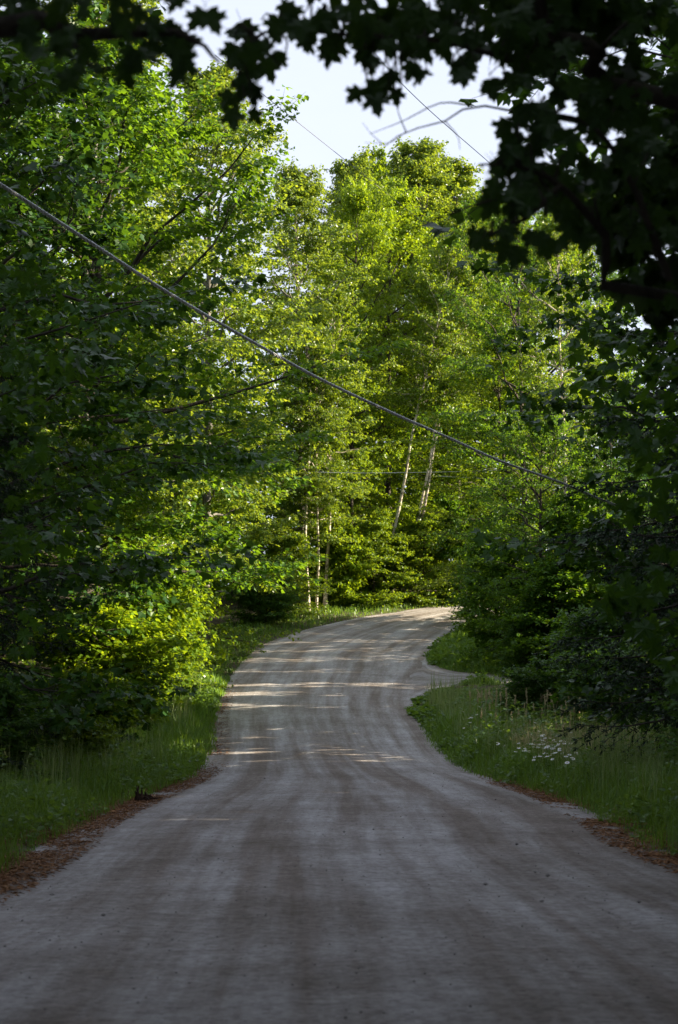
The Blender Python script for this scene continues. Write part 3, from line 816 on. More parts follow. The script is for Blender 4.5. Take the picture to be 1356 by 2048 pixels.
def canopy_stuff(centres, n, leaf, seed):
    """leaves of a crown filling ellipsoids (cx,cy,cz,rx,ry,rz)"""
    rr = np.random.default_rng(seed); g = Geo()
    for (cx, cy, cz, rx, ry, rz, w) in centres:
        k = int(n * w)
        # sprays: cluster leaves on small horizontal fans
        kc = max(1, k // 14)
        d = norm(rr.normal(0, 1, (kc, 3))) * (rr.uniform(0.05, 1, (kc, 1)) ** (1 / 2.4))
        c = np.array([cx, cy, cz]) + d * np.array([rx, ry, rz])
        ci = np.repeat(np.arange(kc), 14)
        p = c[ci] + rr.normal(0, 1, (len(ci), 3)) * np.array([.28, .28, .09]) * min(1, rx * .5)
        ax = rr.normal(0, 1, (len(ci), 3)); ax[:, 2] -= .6
        put_leaves(g, p, ax, np.array([0, 0, 1.]) + rr.normal(0, .4, (len(ci), 3)), leaf * rr.uniform(.65, 1.2, len(ci)), 'maple' if rx < 1 else 'round', 0, rr)
    return g

LIMBS = []
def limb(g, pts, r0, r1, n=14, sides=7):
    p = spline(pts, n); LIMBS.append(p)
    v, f = tubes(p[None], np.linspace(r0, r1, n)[None], sides); g.add(v, f)

# --- right-hand maple: trunk stands beside the road just out of frame, canopy arches over the lane
mx, my = 5.7, 7.2
mz = gz_at(mx, my)
er = empty('maple_tree', (0, 0, 0), 'near-black maple arching over the road from the right, star-shaped leaves against the sky', 'tree')
g = Geo()
limb(g, [(mx, my, mz - .1), (mx - .15, my, 1.5), (mx - .1, my + .1, 4), (mx + .1, my, 7), (mx, my, 10.5)], .24, .05, 14, 9)
limb(g, [(mx - .12, my, 2.6), (4.2, 6.6, 3.3), at(1350, 205, 6.1), at(1190, 95, 5.9), at(1075, 18, 5.7), (0.7, 5.6, 4.6), (-.4, 5.4, 5.0)], .05, .012, 20)
limb(g, [at(1190, 95, 5.9), at(1040, 120, 5.6), at(880, 80, 5.4), at(700, 70, 5.3), at(540, 60, 5.2), at(490, 110, 5.15)], .013, .004)
limb(g, [(mx - .12, my, 2.2), (3.8, 6.4, 2.9), at(1340, 600, 6.0), at(1220, 480, 5.8), at(1120, 370, 5.6), at(1030, 330, 5.5)], .032, .006)
limb(g, [at(1120, 370, 5.6), at(1060, 430, 5.5), at(980, 470, 5.45)], .012, .005)
limb(g, [at(1340, 560, 6.0), at(1260, 360, 5.8), at(1180, 250, 5.7), at(1050, 220, 5.6)], .014, .005)
t_ = obj('trunk', g.mesh('near_maple_trunk', ['bark'], True), er)
def bare_twig(parent, lines):
    g = Geo()
    for pts, r0, r1 in lines:
        limb(g, pts, r0, r1, 10, 5)
    return obj('bare_twig', g.mesh('bare_twig', ['bark'], True), parent)
D1 = 6.4
bare_twig(er, [
    ([at(1180, 250, 5.7), at(1110, 236, 6.1), at(1025, 222, D1), at(945, 211, D1), at(890, 242, D1), at(812, 263, D1 + .05), at(770, 292, D1 + .1)], .0075, .0018),
    ([at(945, 211, D1), at(880, 206, D1 + .05), at(810, 240, D1), at(740, 268, D1)], .004, .0012),
    ([at(890, 242, D1), at(915, 272, D1), at(920, 300, D1)], .0025, .001),
    ([at(812, 263, D1), at(800, 235, D1 - .05), at(790, 200, D1 - .1)], .003, .0012),
    ([at(770, 292, D1), at(745, 270, D1), at(725, 245, D1)], .002, .0008),
    ([at(812, 263, D1), at(780, 285, D1), at(730, 285, D1)], .002, .0008)])
bare_twig(er, [([at(1010, 395, 5.5), at(960, 406, 5.5), at(890, 432, 5.5), at(840, 452, 5.5), at(798, 470, 5.5)], .006, .0015),
               ([at(890, 432, 5.5), at(865, 436, 5.5), at(850, 440, 5.5)], .003, .001)])
# leaves one can pick apart: (px, py, spread x, spread y, count, distance)
CL = [(500, 130, 26, 62, 13, 5.2), (492, 205, 16, 26, 4, 5.15), (470, 70, 14, 20, 2, 5.2), (560, 60, 48, 50, 12, 5.25), (640, 55, 45, 50, 11, 5.3),
      (560, 130, 12, 16, 2, 5.2), (720, 60, 50, 52, 13, 5.3), (745, 150, 26, 16, 4, 5.3), (752, 205, 20, 14, 2, 5.3), (795, 190, 10, 10, 1, 5.35), (810, 75, 50, 48, 13, 5.4),
      (835, 148, 22, 14, 3, 5.4), (905, 60, 50, 48, 13, 5.4), (930, 135, 30, 18, 5, 5.5), (1000, 45, 50, 42, 11, 5.5), (1010, 160, 42, 22, 8, 5.6),
      (1080, 60, 40, 44, 10, 5.6), (1120, 150, 40, 40, 10, 5.6), (1080, 240, 45, 30, 10, 5.6), (1030, 290, 30, 26, 7, 5.5), (985, 340, 22, 14, 4, 5.5),
      (1000, 385, 28, 20, 6, 5.5), (1090, 330, 50, 40, 13, 5.6), (1060, 420, 50, 28, 9, 5.6), (985, 485, 26, 18, 4, 5.45), (1060, 490, 36, 20, 6, 5.5),
      (1180, 330, 60, 55, 15, 5.8), (1150, 440, 50, 40, 12, 5.8), (1290, 60, 60, 50, 13, 5.9), (1200, 210, 50, 40, 12, 5.8), (1300, 190, 60, 60, 14, 6.0),
      (1290, 320, 60, 60, 14, 6.0), (1260, 440, 60, 50, 13, 6.0), (1320, 540, 40, 50, 8, 6.1)]
# twigs that carry them, each growing from the nearest limb
def carry(parent, clusters, limbs):
    pool = np.vstack([spline(L_, 40) for L_ in limbs]); g = Geo()
    for (px, py, sx, sy, n, d) in clusters:
        for (ox, oy) in ((0, 0), (sx * .8, -sy * .5), (-sx * .8, -sy * .4)):
            e = at(px + ox, py + oy, d); s0 = pool[np.argmin(np.linalg.norm(pool - e, axis=1))]
            m = (s0 + e) / 2 + r.normal(0, .03, 3) + np.array([0, 0, .05])
            limb(g, [s0, m, e], .0055, .0018, 6, 4)
    obj('twig', g.mesh('near_twig', ['bark'], True), parent, kind='stuff')
carry(er, CL, LIMBS[1:6])
for (px, py, sx, sy, n, d) in CL:
    for i in range(n):
        p = at(px + r.normal(0, sx * .8), py + r.normal(0, sy * .7) - 18, d + r.normal(0, .14))
        hang_leaf(er, p, r.uniform(.062, .096))
g = canopy_stuff([(2.6, 6.6, 6.3, 4.6, 3.4, 1.7, .34), (5.0, 6.6, 5.4, 2.6, 3.0, 2.6, .28), (-.6, 6.0, 6.2, 2.6, 2.6, 1.1, .16), (4.3, 8.3, 3.9, 2.0, 1.6, 1.5, .22)] + [(*at(px, py, d), a, b, c, w) for px, py, d, a, b, c, w in [(1260, 330, 6.7, .34, .5, .36, .022), (1340, 480, 6.8, .25, .5, .3, .03), (1120, 40, 6.3, .4, .4, .10, .02), (850, -10, 6.0, .6, .4, .06, .010)]], 11000, .12, 41)  # crown above the frame packed dense to block sky over the hanging leaves
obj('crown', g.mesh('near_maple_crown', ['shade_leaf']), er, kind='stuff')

# --- left-hand maple: its low branch hangs into the top left corner
mx, my = -4.6, 5.2
mz = gz_at(mx, my)
el_ = empty('maple_tree', (0, 0, 0), 'maple at the top left corner, its blurred dark leaves hanging into view', 'tree')
g = Geo()
limb(g, [(mx, my, mz - .1), (mx + .1, my, 2), (mx, my, 5), (mx - .1, my, 9)], .2, .05, 12, 9)
limb(g, [(mx + .05, my, 2.4), (-2.6, 4.8, 2.9), at(-40, 60, 4.6), at(140, 70, 4.6), at(330, 62, 4.6), at(410, 92, 4.6)], .05, .006)
limb(g, [at(410, 92, 4.6), at(425, 112, 4.6), at(440, 125, 4.6)], .007, .004)
limb(g, [at(140, 70, 4.6), at(180, 130, 4.55), at(235, 134, 4.5)], .01, .004)
obj('trunk', g.mesh('left_maple_trunk', ['bark'], True), el_)
for (px, py, sx, sy, n, d) in [(60, 60, 40, 40, 9, 4.6), (150, 95, 45, 38, 8, 4.5), (260, 60, 45, 42, 8, 4.6), (230, 125, 40, 15, 5, 4.5), (345, 95, 28, 38, 10, 4.6),
                               (345, 140, 14, 14, 2, 4.6), (415, 50, 10, 20, 2, 4.7), (40, 10, 60, 25, 5, 4.7), (180, 5, 60, 25, 4, 4.7), (310, 5, 50, 25, 4, 4.7)]:
    for i in range(n):
        p = at(px + r.normal(0, sx * .8), py + r.normal(0, sy * .7) - 14, d + r.normal(0, .12))
        hang_leaf(el_, p, r.uniform(.06, .088))
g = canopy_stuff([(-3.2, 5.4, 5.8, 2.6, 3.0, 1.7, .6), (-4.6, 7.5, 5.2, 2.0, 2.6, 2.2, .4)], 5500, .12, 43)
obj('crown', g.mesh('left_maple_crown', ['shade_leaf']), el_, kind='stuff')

# --- single large leaves one can pick apart on the nearest roadside maples
LM = leaf_meshes(6, 'maple_shaded')
def pick_leaves(key, clusters, size):
    e = [v for k_, v in planted.items() if key in k_][0]
    inv = Matrix.LocRotScale(e.location, e.rotation_euler, e.scale).inverted()
    for (px, py, sx, sy, n, d) in clusters:
        for i in range(n):
            o = hang_leaf(e, at(px + r.normal(0, sx), py + r.normal(0, sy), d + r.normal(0, .25)), size * r.uniform(.7, 1.2))
            o.matrix_parent_inverse = inv
pick_leaves('right edge with large leaves', [(1320, 985, 22, 14, 9, 11.2), (1260, 1020, 26, 16, 6, 12), (1250, 1180, 36, 22, 14, 12), (1300, 1240, 24, 20, 9, 11.5), (1345, 1330, 10, 16, 5, 11), (1330, 1130, 20, 40, 10, 11.4), (1290, 860, 40, 40, 12, 12)], .135)
pick_leaves('nearest the camera on the left', [(40, 560, 24, 40, 12, 14.6), (70, 740, 34, 40, 14, 14.8), (50, 900, 26, 40, 12, 14.8), (30, 1080, 18, 40, 10, 14.8), (60, 1230, 30, 30, 10, 15)], .13)

# ------------------------------------------------------------------ overhead lines
CABLE_PX = [(-180, 255, 17.5), (0, 369, 20), (170, 478, 22.3), (340, 588, 24.6), (500, 681, 26.7), (640, 758, 28.6), (780, 824, 30.5), (900, 877, 32.1), (1000, 922, 33.5), (1110, 961, 35), (1180, 990, 36), (1290, 1035, 37.5), (1480, 1120, 40)]
cpath = spline([at(*c) for c in CABLE_PX], 700)
s_ = np.concatenate([[0], np.cumsum(np.linalg.norm(np.diff(cpath, axis=0), axis=1))])
cable = empty('overhead_cable', tuple(cpath[0]), 'thick twisted overhead cable sloping from upper left to the right trees', 'cable')
tan = norm(np.gradient(cpath, axis=0)); U = norm(np.cross(tan, np.array([0, 0, 1.]))); V = np.cross(tan, U)
for k_, (mat, rad) in enumerate([('cable', .013), ('cable', .013), ('cable_bare', .014)]):
    ph = s_ / 0.30 * 2 * np.pi + k_ * 2.094
    p = cpath + 0.015 * (np.cos(ph)[:, None] * U + np.sin(ph)[:, None] * V) - cpath[0]
    g = Geo(); v, f = tubes(p[None], np.full((1, len(p)), rad), 5); g.add(v, f)
    obj('strand', g.mesh('cable_strand', [mat], True), cable)

def wire(pts, rad, label, mat='cable_bare'):
    p = spline([at(*c) for c in pts], 60)
    g = Geo(); v, f = tubes((p - p[0])[None], np.full((1, 60), rad), 5); g.add(v, f)
    o = obj('overhead_wire', g.mesh('overhead_wire', [mat], True), label=label, category='wire', group='thin overhead wires')
    o.location = p[0]
wire([(430, 110, 34), (540, 200, 38), (680, 312, 43), (800, 408, 48), (960, 538, 54), (1060, 612, 58), (1175, 682, 63), (1240, 722, 66)], .008, 'thin wire running from the hanging leaf cluster down across the lit trees', 'wire_grey')
wire([(660, -30, 27), (745, 100, 30), (840, 203, 33), (975, 322, 37), (1060, 396, 40), (1190, 500, 44)], .008, 'thin dark wire crossing the open sky', 'cable_dark')
wire([(630, 944, 101), (720, 946, 100), (880, 944, 98), (1030, 939, 96), (1200, 932, 94)], .016, 'upper of the two thin level wires before the leaning birches', 'cable')
wire([(870, 952, 99), (960, 957, 97), (1060, 966, 95), (1200, 978, 93)], .016, 'lower of the two thin level wires right of the leaning birches', 'cable')
# pole that carries the cable, hidden in the trees on the right
pp = at(1480, 1120, 40)
pz = gz_at(pp[0], pp[1])
pole = empty('utility_pole', (pp[0], pp[1], pz), 'weathered wooden utility pole among the right-hand trees where the cable ends', 'utility pole')
g = Geo(); v, f = tubes(np.array([[[0, 0, -.3], [0, 0, 3], [.02, 0, 5.5]]]), np.array([[.15, .14, .11]]), 12); g.add(v, f)
obj('shaft', g.mesh('pole_shaft', ['pole'], True), pole)
g = Geo(); v, f = tubes(np.array([[[.02, 0, 5.49], [.02, 0, 5.56], [.02, 0, 5.6]]]), np.array([[.12, .12, .01]]), 12); g.add(v, f)
obj('cap', g.mesh('pole_cap', ['cable_dark'], True), pole)

# ------------------------------------------------------------------ grass, weeds, litter
def scatter(n, xr, yr, dmin, dmax, seed, dens=None):
    rr = np.random.default_rng(seed)
    p = np.c_[rr.uniform(*xr, n), rr.uniform(*yr, n)]
    d = road_dist(p)
    edge = 0.25 * wave(p[:, 0], p[:, 1], 1.6, 21) + 0.12 * wave(p[:, 0], p[:, 1], 6, 22)
    k = (d > dmin + edge) & (d < dmax)
    # keep only what the camera could see from around here
    k &= (np.abs(p[:, 0]) < 0.23 * p[:, 1] + 2.0)
    if dens is not None:
        k &= rr.uniform(0, 1, n) < dens(p, d)
    p, d = p[k], d[k]
    return p, d, ground_z(p[:, 0], p[:, 1], d), rr

def blades(g, p, z, h, w, rr, mat=0, bend=.5, tint=None):
    n = len(p)
    a = rr.uniform(0, 6.28, n); dx, dy = np.cos(a), np.sin(a)
    b = rr.uniform(.1, 1, n) * bend
    base = np.c_[p, z - .03]
    side = np.c_[-dy, dx, np.zeros(n)] * (w / 2)[:, None]
    out = np.c_[dx, dy, np.zeros(n)]
    mid = base + out * (h * b * .25)[:, None] + np.c_[np.zeros((n, 2)), h * .58]
    tip = base + out * (h * b)[:, None] + np.c_[np.zeros((n, 2)), h * (1 - .28 * b)]
    v = np.stack([base - side, base + side, mid + side * .7, mid - side * .7, tip], 1).reshape(-1, 3)
    f = (np.array([[0, 1, 2], [0, 2, 3], [3, 2, 4]])[None] + (np.arange(n) * 5)[:, None, None]).reshape(-1, 3)
    if tint is None:
        tint = np.clip(rr.normal(.5, .2, n), 0, 1)
    g.add(v, f, mat, np.repeat(tint, 5))

def grass_zone(label, xr, yr, n, dmin, dmax, seed, hgt, nw):
    p, d, z, rr = scatter(n, xr, yr, dmin, dmax, seed)
    g = Geo()
    cl = 0.5 + 0.5 * wave(p[:, 0], p[:, 1], 1.2, seed + 5)
    h = hgt * rr.uniform(.25, 1.15, len(p)) * np.clip(.36 + d / 1.0, .15, 1) * (.35 + .85 * cl) * (np.clip((59 - p[:, 1]) / 9, .22, 1) if 60 < yr[1] < 65 else 1)
    w = rr.uniform(.008, .016, len(p)) * np.clip(p[:, 1] / 28, .8, 3.0)
    tint = np.clip(.25 + .4 * cl + rr.normal(0, .18, len(p)), 0, 1)
    blades(g, p, z, h, w, rr, 0, .7, tint)
    # broad-leaved weeds in among the blades
    p, d, z, rr = scatter(nw, xr, yr, dmin + .15, dmax, seed + 1, lambda q, dd: np.clip(.2 + wave(q[:, 0], q[:, 1], .9, seed + 9) * 1.4, 0, 1))
    k = 12
    ti = np.repeat(np.arange(len(p)), k)
    hh = hgt * rr.uniform(.4, 1.15, len(p)) * np.clip(.3 + d / 1.5, .3, 1) * (np.clip((59 - p[:, 1]) / 9, .22, 1) if 60 < yr[1] < 65 else 1)
    up = rr.uniform(.15, 1, len(ti))
    a = rr.uniform(0, 6.28, len(ti))
    lp = np.c_[p[ti], z[ti] + hh[ti] * up] + np.c_[np.cos(a), np.sin(a), np.zeros(len(ti))] * .03
    ax = np.c_[np.cos(a), np.sin(a), rr.uniform(-.2, .7, len(ti))]
    put_leaves(g, lp, ax, np.array([0, 0, 1.]) + rr.normal(0, .3, (len(ti), 3)), rr.uniform(.06, .14, len(ti)) * np.clip(p[ti, 1] / 35, .9, 1.8), 'diamond', 1, rr)
    obj('grass', g.mesh('grass', ['grass', 'weed']), kind='stuff', label=label, category='grass')
grass_zone('green grass and weeds on the left verge', (-14, -2), (13, 68), 135000, -.12, 5.5, 51, .9, 11000)
grass_zone('green grass and weeds on the right verge', (1.5, 14), (13, 64), 135000, -.25, 6.5, 61, 1.05, 15000)
grass_zone('grass on the inside of the bend beyond the driveway', (2, 12), (66, 101), 50000, -.3, 5, 71, .6, 3000)
grass_zone('grass on the outer verge of the bend', (-14, 14), (66, 118), 60000, -.2, 5, 81, .6, 5000)

# tall thin flowering stems standing above the verge grass
for xr, yr, dm, sd, n_, lab in (((2.5, 11), (14, 60), .5, 68, 26000, 'tall pale grass stems standing above the right verge'), ((-11, -3), (14, 62), .6, 69, 16000, 'tall pale grass stems standing above the left verge')):
    p, d, z, rr = scatter(n_, xr, yr, dm, 5, sd, lambda q, dd: np.clip(.25 + 1.3 * wave(q[:, 0], q[:, 1], .9, sd), 0, .8))
    g = Geo(); hh = rr.uniform(.7, 1.35, len(p)); blades(g, p, z, hh, rr.uniform(.006, .011, len(p)) * np.clip(p[:, 1] / 26, .8, 2), rr, 0, .3)
    obj('tall_grass', g.mesh('tall_grass', ['stem_green']), kind='stuff', label=lab, category='grass')
# strip of bleached dry grass behind the daisies
p, d, z, rr = scatter(40000, (4.2, 10), (36, 46), .8, 7, 66, lambda q, dd: np.clip(.35 + 1.2 * wave(q[:, 0], q[:, 1], 1.3, 67), 0, .8) * np.exp(-((q[:, 1] - 41) / 3.2) ** 2) * .35)
g = Geo(); blades(g, p, z, rr.uniform(.7, 1.15, len(p)), rr.uniform(.009, .016, len(p)), rr, 0, .35)
obj('dry_grass', g.mesh('dry_grass', ['straw']), kind='stuff', label='bleached dry grass in a strip on the right verge', category='grass')
# brown needles and twigs drifted along both road edges
def litter(name, label, xr, yr, n, lo, hi, seed, side):
    rr = np.random.default_rng(seed)
    p = np.c_[rr.uniform(*xr, n), rr.uniform(*yr, n)]
    d = road_dist(p)
    k = (d > lo) & (d < hi) & (rr.uniform(0, 1, n) < np.clip(.95 + 1.4 * wave(p[:, 0], p[:, 1], 1.3, seed) + 1.0 * wave(p[:, 0], p[:, 1], 4.5, seed + 3), 0, 1) * np.exp(-((d - .5 * (lo + hi)) / (.42 * (hi - lo))) ** 2) * np.clip((yr[1] - p[:, 1]) / 9, 0, 1))
    p, d = p[k], d[k]
    z = np.maximum(ground_z(p[:, 0], p[:, 1], d), G(p[:, 1]) + .0 + .035 * np.clip(-d / .8, 0, 1)) + rr.uniform(.004, .02, len(p))
    a = rr.uniform(0, 6.28, len(p))
    g = Geo()
    ax = np.c_[np.cos(a), np.sin(a), rr.normal(0, .06, len(p))]
    put_leaves(g, np.c_[p, z], ax, np.array([0, 0, 1.]) + rr.normal(0, .15, (len(p), 3)), rr.uniform(.03, .10, len(p)), 'lance', 0, rr)
    obj(name, g.mesh(name, ['needle']), kind='stuff', label=label, category='litter')
litter('needle_litter', 'orange-brown fallen needles along the left road edge', (-5.2, -2.2), (10, 42), 115000, -.6, .65, 91, -1)
litter('needle_litter', 'orange-brown fallen needles along the right road edge', (3.0, 5.4), (10, 38), 120000, -.55, .55, 92, 1)
litter('needle_litter', 'dark fallen litter along the left road edge before the bend', (-5.2, -2.2), (44, 70), 24000, -.5, .3, 93, -1)

# loose pebbles on the gravel
rr = np.random.default_rng(95)
n = 6000
p = np.c_[rr.uniform(-4.2, 4.6, n), 7 + 45 * rr.uniform(0, 1, n) ** 1.5]
d = road_dist(p)
p = p[(d < .1) & (rr.uniform(0, 1, n) < .35 + .65 * np.exp(np.minimum(d, 0) * .9))]
n = len(p)
oct_ = np.array([[1, 0, 0], [-1, 0, 0], [0, 1, 0], [0, -1, 0], [0, 0, .6], [0, 0, -.6]], float)
of = np.array([[0, 2, 4], [2, 1, 4], [1, 3, 4], [3, 0, 4], [2, 0, 5], [1, 2, 5], [3, 1, 5], [0, 3, 5]])
sz = rr.uniform(.003, .010, n) * (1 + (rr.uniform(0, 1, n) > .97) * 1.2)
cx = 0.45
zz = G(p[:, 1]) + .05 * (1 - np.clip(((p[:, 0] - cx) / 3.5), -1, 1) ** 2) + .008
v = np.c_[p, zz][:, None] + oct_[None] * rr.uniform(.7, 1.3, (n, 6, 1)) * sz[:, None, None]
g = Geo(); g.add(v.reshape(-1, 3), (of[None] + (np.arange(n) * 6)[:, None, None]).reshape(-1, 3))
obj('pebbles', g.mesh('pebbles', ['stone']), kind='stuff', label='loose pebbles scattered on the gravel road', category='pebbles')

# ------------------------------------------------------------------ flowers and dry grass heads
def daisy_mesh(seed):
    rr = np.random.default_rng(seed); g = Geo()
    h = rr.uniform(.45, .62)
    top = np.array([rr.normal(0, .04), rr.normal(0, .04), h])
    v, f = tubes(spline([(0, 0, -.05), top * .5 + rr.normal(0, .01, 3), top], 5)[None], np.full((1, 5), .0025), 3); g.add(v, f, 0)
    nn = norm(np.array([rr.normal(0, .25), rr.normal(-.45, .25), 1.0])); u = norm(np.cross(nn, [1, 0, 0])); w = np.cross(nn, u)
    for i in range(13):
        a = i / 13 * 6.283; dd = math.cos(a) * u + math.sin(a) * w; sd = np.cross(nn, dd)
        b = top + dd * .008; e = top + dd * .032 - nn * .004
        g.add([b - sd * .004, b + sd * .004, e + sd * .0065, e - sd * .0065], [[0, 1, 2], [0, 2, 3]], 1)
    ring = [top + nn * .003 + (math.cos(i / 6 * 6.283) * u + math.sin(i / 6 * 6.283) * w) * .010 for i in range(6)]
    g.add([top + nn * .008] + ring, [[0, 1 + i, 1 + (i + 1) % 6] for i in range(6)], 2)
    for i in range(4):
        a = rr.uniform(0, 6.28)
        put_leaves(g, np.array([top * rr.uniform(.1, .6)]), np.array([[math.cos(a), math.sin(a), .5]]), np.array([[0, 0, 1.]]), np.array([.07]), 'lance', 0, rr)
    return g.mesh('daisy', ['weed', 'petal', 'yolk'])
DM = [daisy_mesh(i) for i in range(5)]
r = np.random.default_rng(96)
def on_ground(px, py, above):
    """where a plant of this height seen at a pixel stands"""
    q = ray(px, py); ys = np.arange(8, 120, .05)
    z = CAM_Z + ys * q[2] / q[1]
    hit = np.nonzero(z <= G(ys) + above)[0]
    y = ys[hit[0]] if len(hit) else 60
    return q[0] / q[1] * y, y
DAISY = [(1100, 1500, 31, 16, 112, 'white daisy in the dense patch on the right verge'), (1040, 1510, 40, 20, 16, 'scattered white daisy left of the dense patch on the right verge'),
         (945, 1450, 20, 14, 12, 'white daisy near the point of the right verge'), (1130, 1535, 22, 8, 7, 'white daisy low below the dense patch on the right verge'), (1265, 1515, 10, 8, 4, 'white daisy at the far right beside the leafy bush')]
for (px, py, sx, sy, n, lab) in DAISY:
    for i in range(n):
        x, y = on_ground(px + r.normal(0, sx), py + r.normal(0, sy), .5)
        if road_dist(np.array([[x, y]]))[0] < .5:
            continue
        o = obj('daisy', DM[r.integers(0, 5)], label=lab, category='daisy', group=lab + 's')
        o.location = (x, y, gz_at(x, y)); o.rotation_euler = (0, 0, r.normal(0, .6)); s = r.uniform(.95, 1.25); o.scale = (s * 1.15, s * 1.15, s)

def timothy_meshes(seed):
    rr = np.random.default_rng(seed)
    h = 1.0; lean = np.array([rr.normal(0, .08), rr.normal(0, .05), 0])
    p = spline([(0, 0, -.05), lean * .35 + [0, 0, .5], lean + [0, 0, h]], 6)
    g = Geo(); v, f = tubes(p[None], np.full((1, 6), .0045), 3); g.add(v, f, 0)
    stem = g.mesh('grass_stem', ['straw'])
    g = Geo()
    q = spline([p[-1], p[-1] + norm(lean + [0, 0, 1.]) * .1, p[-1] + norm(lean * 2 + [0, 0, 1.]) * .2], 6)
    v, f = tubes(q[None], np.array([[.005, .013, .017, .015, .010, .003]]), 6); g.add(v, f, 0)
    n = 60
    put_leaves(g, q[rr.integers(0, 6, n)] + rr.normal(0, .008, (n, 3)), np.array([0, 0, 1.]) + rr.normal(0, .6, (n, 3)), rr.normal(0, 1, (n, 3)), np.full(n, .045), 'lance', 0, rr)
    return stem, g.mesh('seed_head', ['straw'])
TM = [timothy_meshes(i) for i in range(5)]
for (px, py, sx, sy, n, lab) in [(1100, 1402, 60, 14, 60, 'pale dry grass stalk with a seed head in the strip behind the daisies'), (1200, 1405, 50, 18, 24, 'dry grass stalk with a seed head below the low spruce branch'),
                                 (990, 1408, 34, 10, 22, 'dry grass stalk with a seed head left of the pale strip'), (1130, 1425, 60, 16, 14, 'taller pale dry grass stalk standing among the green grass')]:
    for i in range(n):
        x, y = on_ground(px + r.normal(0, sx), py + r.normal(0, sy), 1.05)
        e = empty('dry_grass_stalk', (x, y, gz_at(x, y)), lab, 'grass stalk', lab + 's', rz=r.uniform(0, 6.28)); s = r.uniform(.75, 1.2); e.scale = (s, s, s)
        a, b = TM[r.integers(0, 5)]
        obj('stem', a, e); obj('seed_head', b, e)

# ------------------------------------------------------------------ dead wood and stones
x, y = px_ground(282, 1603)
st = empty('stump', (x, y, gz_at(x, y)), 'small dark broken stump with torn roots on the brown needles at the left', 'stump')
g = Geo(); rr = np.random.default_rng(5)
for i in range(11):
    a = rr.uniform(0, 6.28); b = rr.uniform(.03, .11)
    limb(g, [(b * math.cos(a), b * math.sin(a), -.05), (b * .8 * math.cos(a), b * .8 * math.sin(a), .12), (b * .5 * math.cos(a) + rr.normal(0, .03), b * .5 * math.sin(a), rr.uniform(.17, .33))], .05, .008, 7, 6)
obj('core', g.mesh('stump_core', ['dead_wood'], True), st)
for i in range(6):
    a = rr.uniform(-1.2, 1.0); L_ = rr.uniform(.2, .42)
    g = Geo(); limb(g, [(.06 * math.cos(a), .06 * math.sin(a), .08), (L_ * .5 * math.cos(a), L_ * .5 * math.sin(a), rr.uniform(.05, .18)), (L_ * math.cos(a), L_ * math.sin(a), rr.uniform(.0, .12))], .022, .006, 8, 5)
    obj('root', g.mesh('stump_root', ['dead_wood'], True), st)
def stick(pix, above, r0, r1, label):
    pts = []
    for (a, b), h in zip(pix, above):
        q = on_ground(a, b, h); pts.append((q[0], q[1], gz_at(*q) + h))
    pts = np.array(pts)
    g = Geo(); limb(g, pts - pts[0], r0, r1, 14, 6)
    o = obj('fallen_branch', g.mesh('fallen_branch', ['dead_wood'], True), label=label, category='branch', group='fallen branches'); o.location = pts[0]
stick([(300, 1598), (330, 1597), (358, 1599), (384, 1597)], (.05, .04, .03, .035), .018, .008, 'thin dead branch lying beside the stump towards the road')
stick([(215, 1475), (240, 1462), (265, 1453), (300, 1449)], (.35, .55, .62, .6), .016, .004, 'thin dark dead branch leaning out over the left grass')
stick([(440, 1376), (460, 1378), (480, 1380)], (.03, .03, .03), .02, .008, 'dark stick lying at the left road edge before the bend')
stick([(405, 1322), (425, 1325), (445, 1333)], (.3, .3, .25), .025, .008, 'dead twig poking out below the glowing young tree')
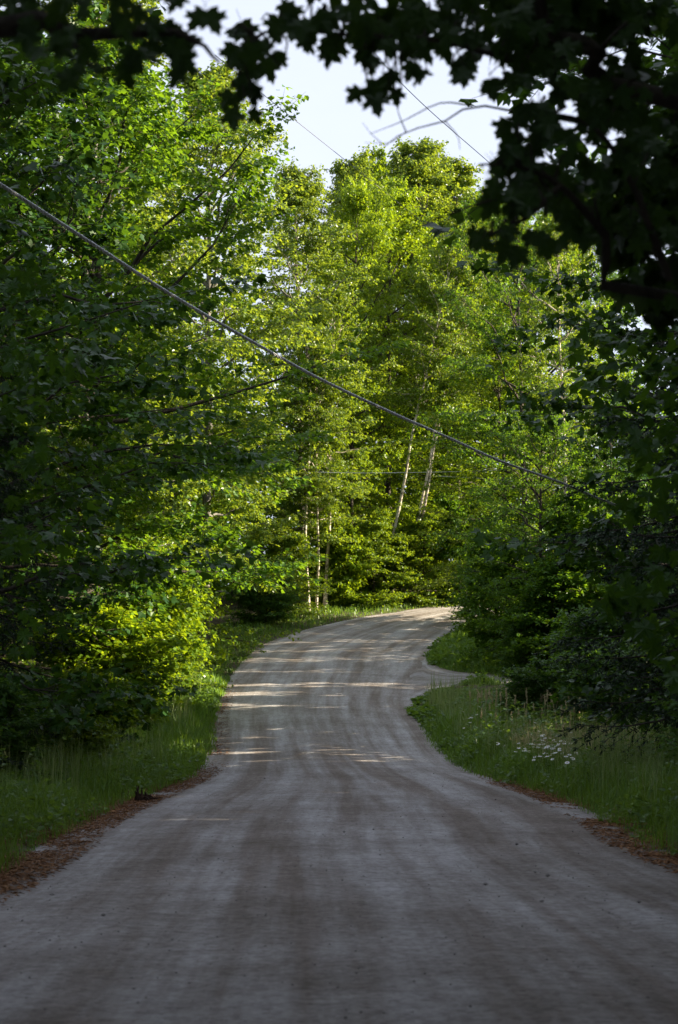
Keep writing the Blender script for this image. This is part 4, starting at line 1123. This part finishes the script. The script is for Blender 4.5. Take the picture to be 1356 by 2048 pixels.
def stone(px, py, s, label):
    x, y = px_ground(px, py); rr = np.random.default_rng(int(px))
    import bmesh
    bm = bmesh.new(); bmesh.ops.create_icosphere(bm, subdivisions=2, radius=s)
    for v_ in bm.verts:
        v_.co = Vector((v_.co.x * 1.3, v_.co.y, v_.co.z * .65)) * (1 + rr.normal(0, .06))
    me = bpy.data.meshes.new('stone'); bm.to_mesh(me); bm.free(); me.materials.append(M['stone'])
    o = obj('stone', me, label=label, category='stone', group='stones at the road edge'); o.location = (x, y, gz_at(x, y) + s * .3)
stone(1056, 1584, .055, 'pale stone at the right road edge where the needles begin')
stone(1250, 1678, .05, 'dark stone on the needles at the right road edge')
stone(852, 1337, .10, 'small stone at the mouth of the driveway')

# ------------------------------------------------------------------ pale house glimpsed through the trunks
hx, hy = X(800, 150), 150.0
hz = float(G(hy))
ho = empty('house', (hx, hy, hz), 'pale blue-grey house wall glimpsed low between the leaning birches', 'house')
def box(x0, x1, y0, y1, z0, z1):
    v = [(x, y, z) for x in (x0, x1) for y in (y0, y1) for z in (z0, z1)]
    f = [(0, 1, 3), (0, 3, 2), (4, 6, 7), (4, 7, 5), (0, 4, 5), (0, 5, 1), (2, 3, 7), (2, 7, 6), (0, 2, 6), (0, 6, 4), (1, 5, 7), (1, 7, 3)]
    return v, f
g = Geo(); g.add(*box(-4, 4, -3, 3, 0, 5.2)); wall = obj('wall', g.mesh('house_wall', ['wall_paint']), ho)
g = Geo(); g.add([(-4.4, -3.4, 5.1), (4.4, -3.4, 5.1), (4.4, 0, 7.6), (-4.4, 0, 7.6), (4.4, 3.4, 5.1), (-4.4, 3.4, 5.1)], [(0, 1, 2), (0, 2, 3), (3, 2, 4), (3, 4, 5), (0, 3, 5), (1, 4, 2)]); obj('roof', g.mesh('house_roof', ['roof']), ho)
for wx in (-2.4, .4, 2.6):
    g = Geo(); g.add(*box(wx - .5, wx + .5, -3.05, -2.9, 1.2, 2.6)); wd = obj('window', g.mesh('house_window', ['cable_dark']), ho)
    g = Geo(); g.add(*box(wx - .62, wx + .62, -3.08, -2.95, 1.08, 1.2)); obj('sill', g.mesh('window_sill', ['petal']), wd)
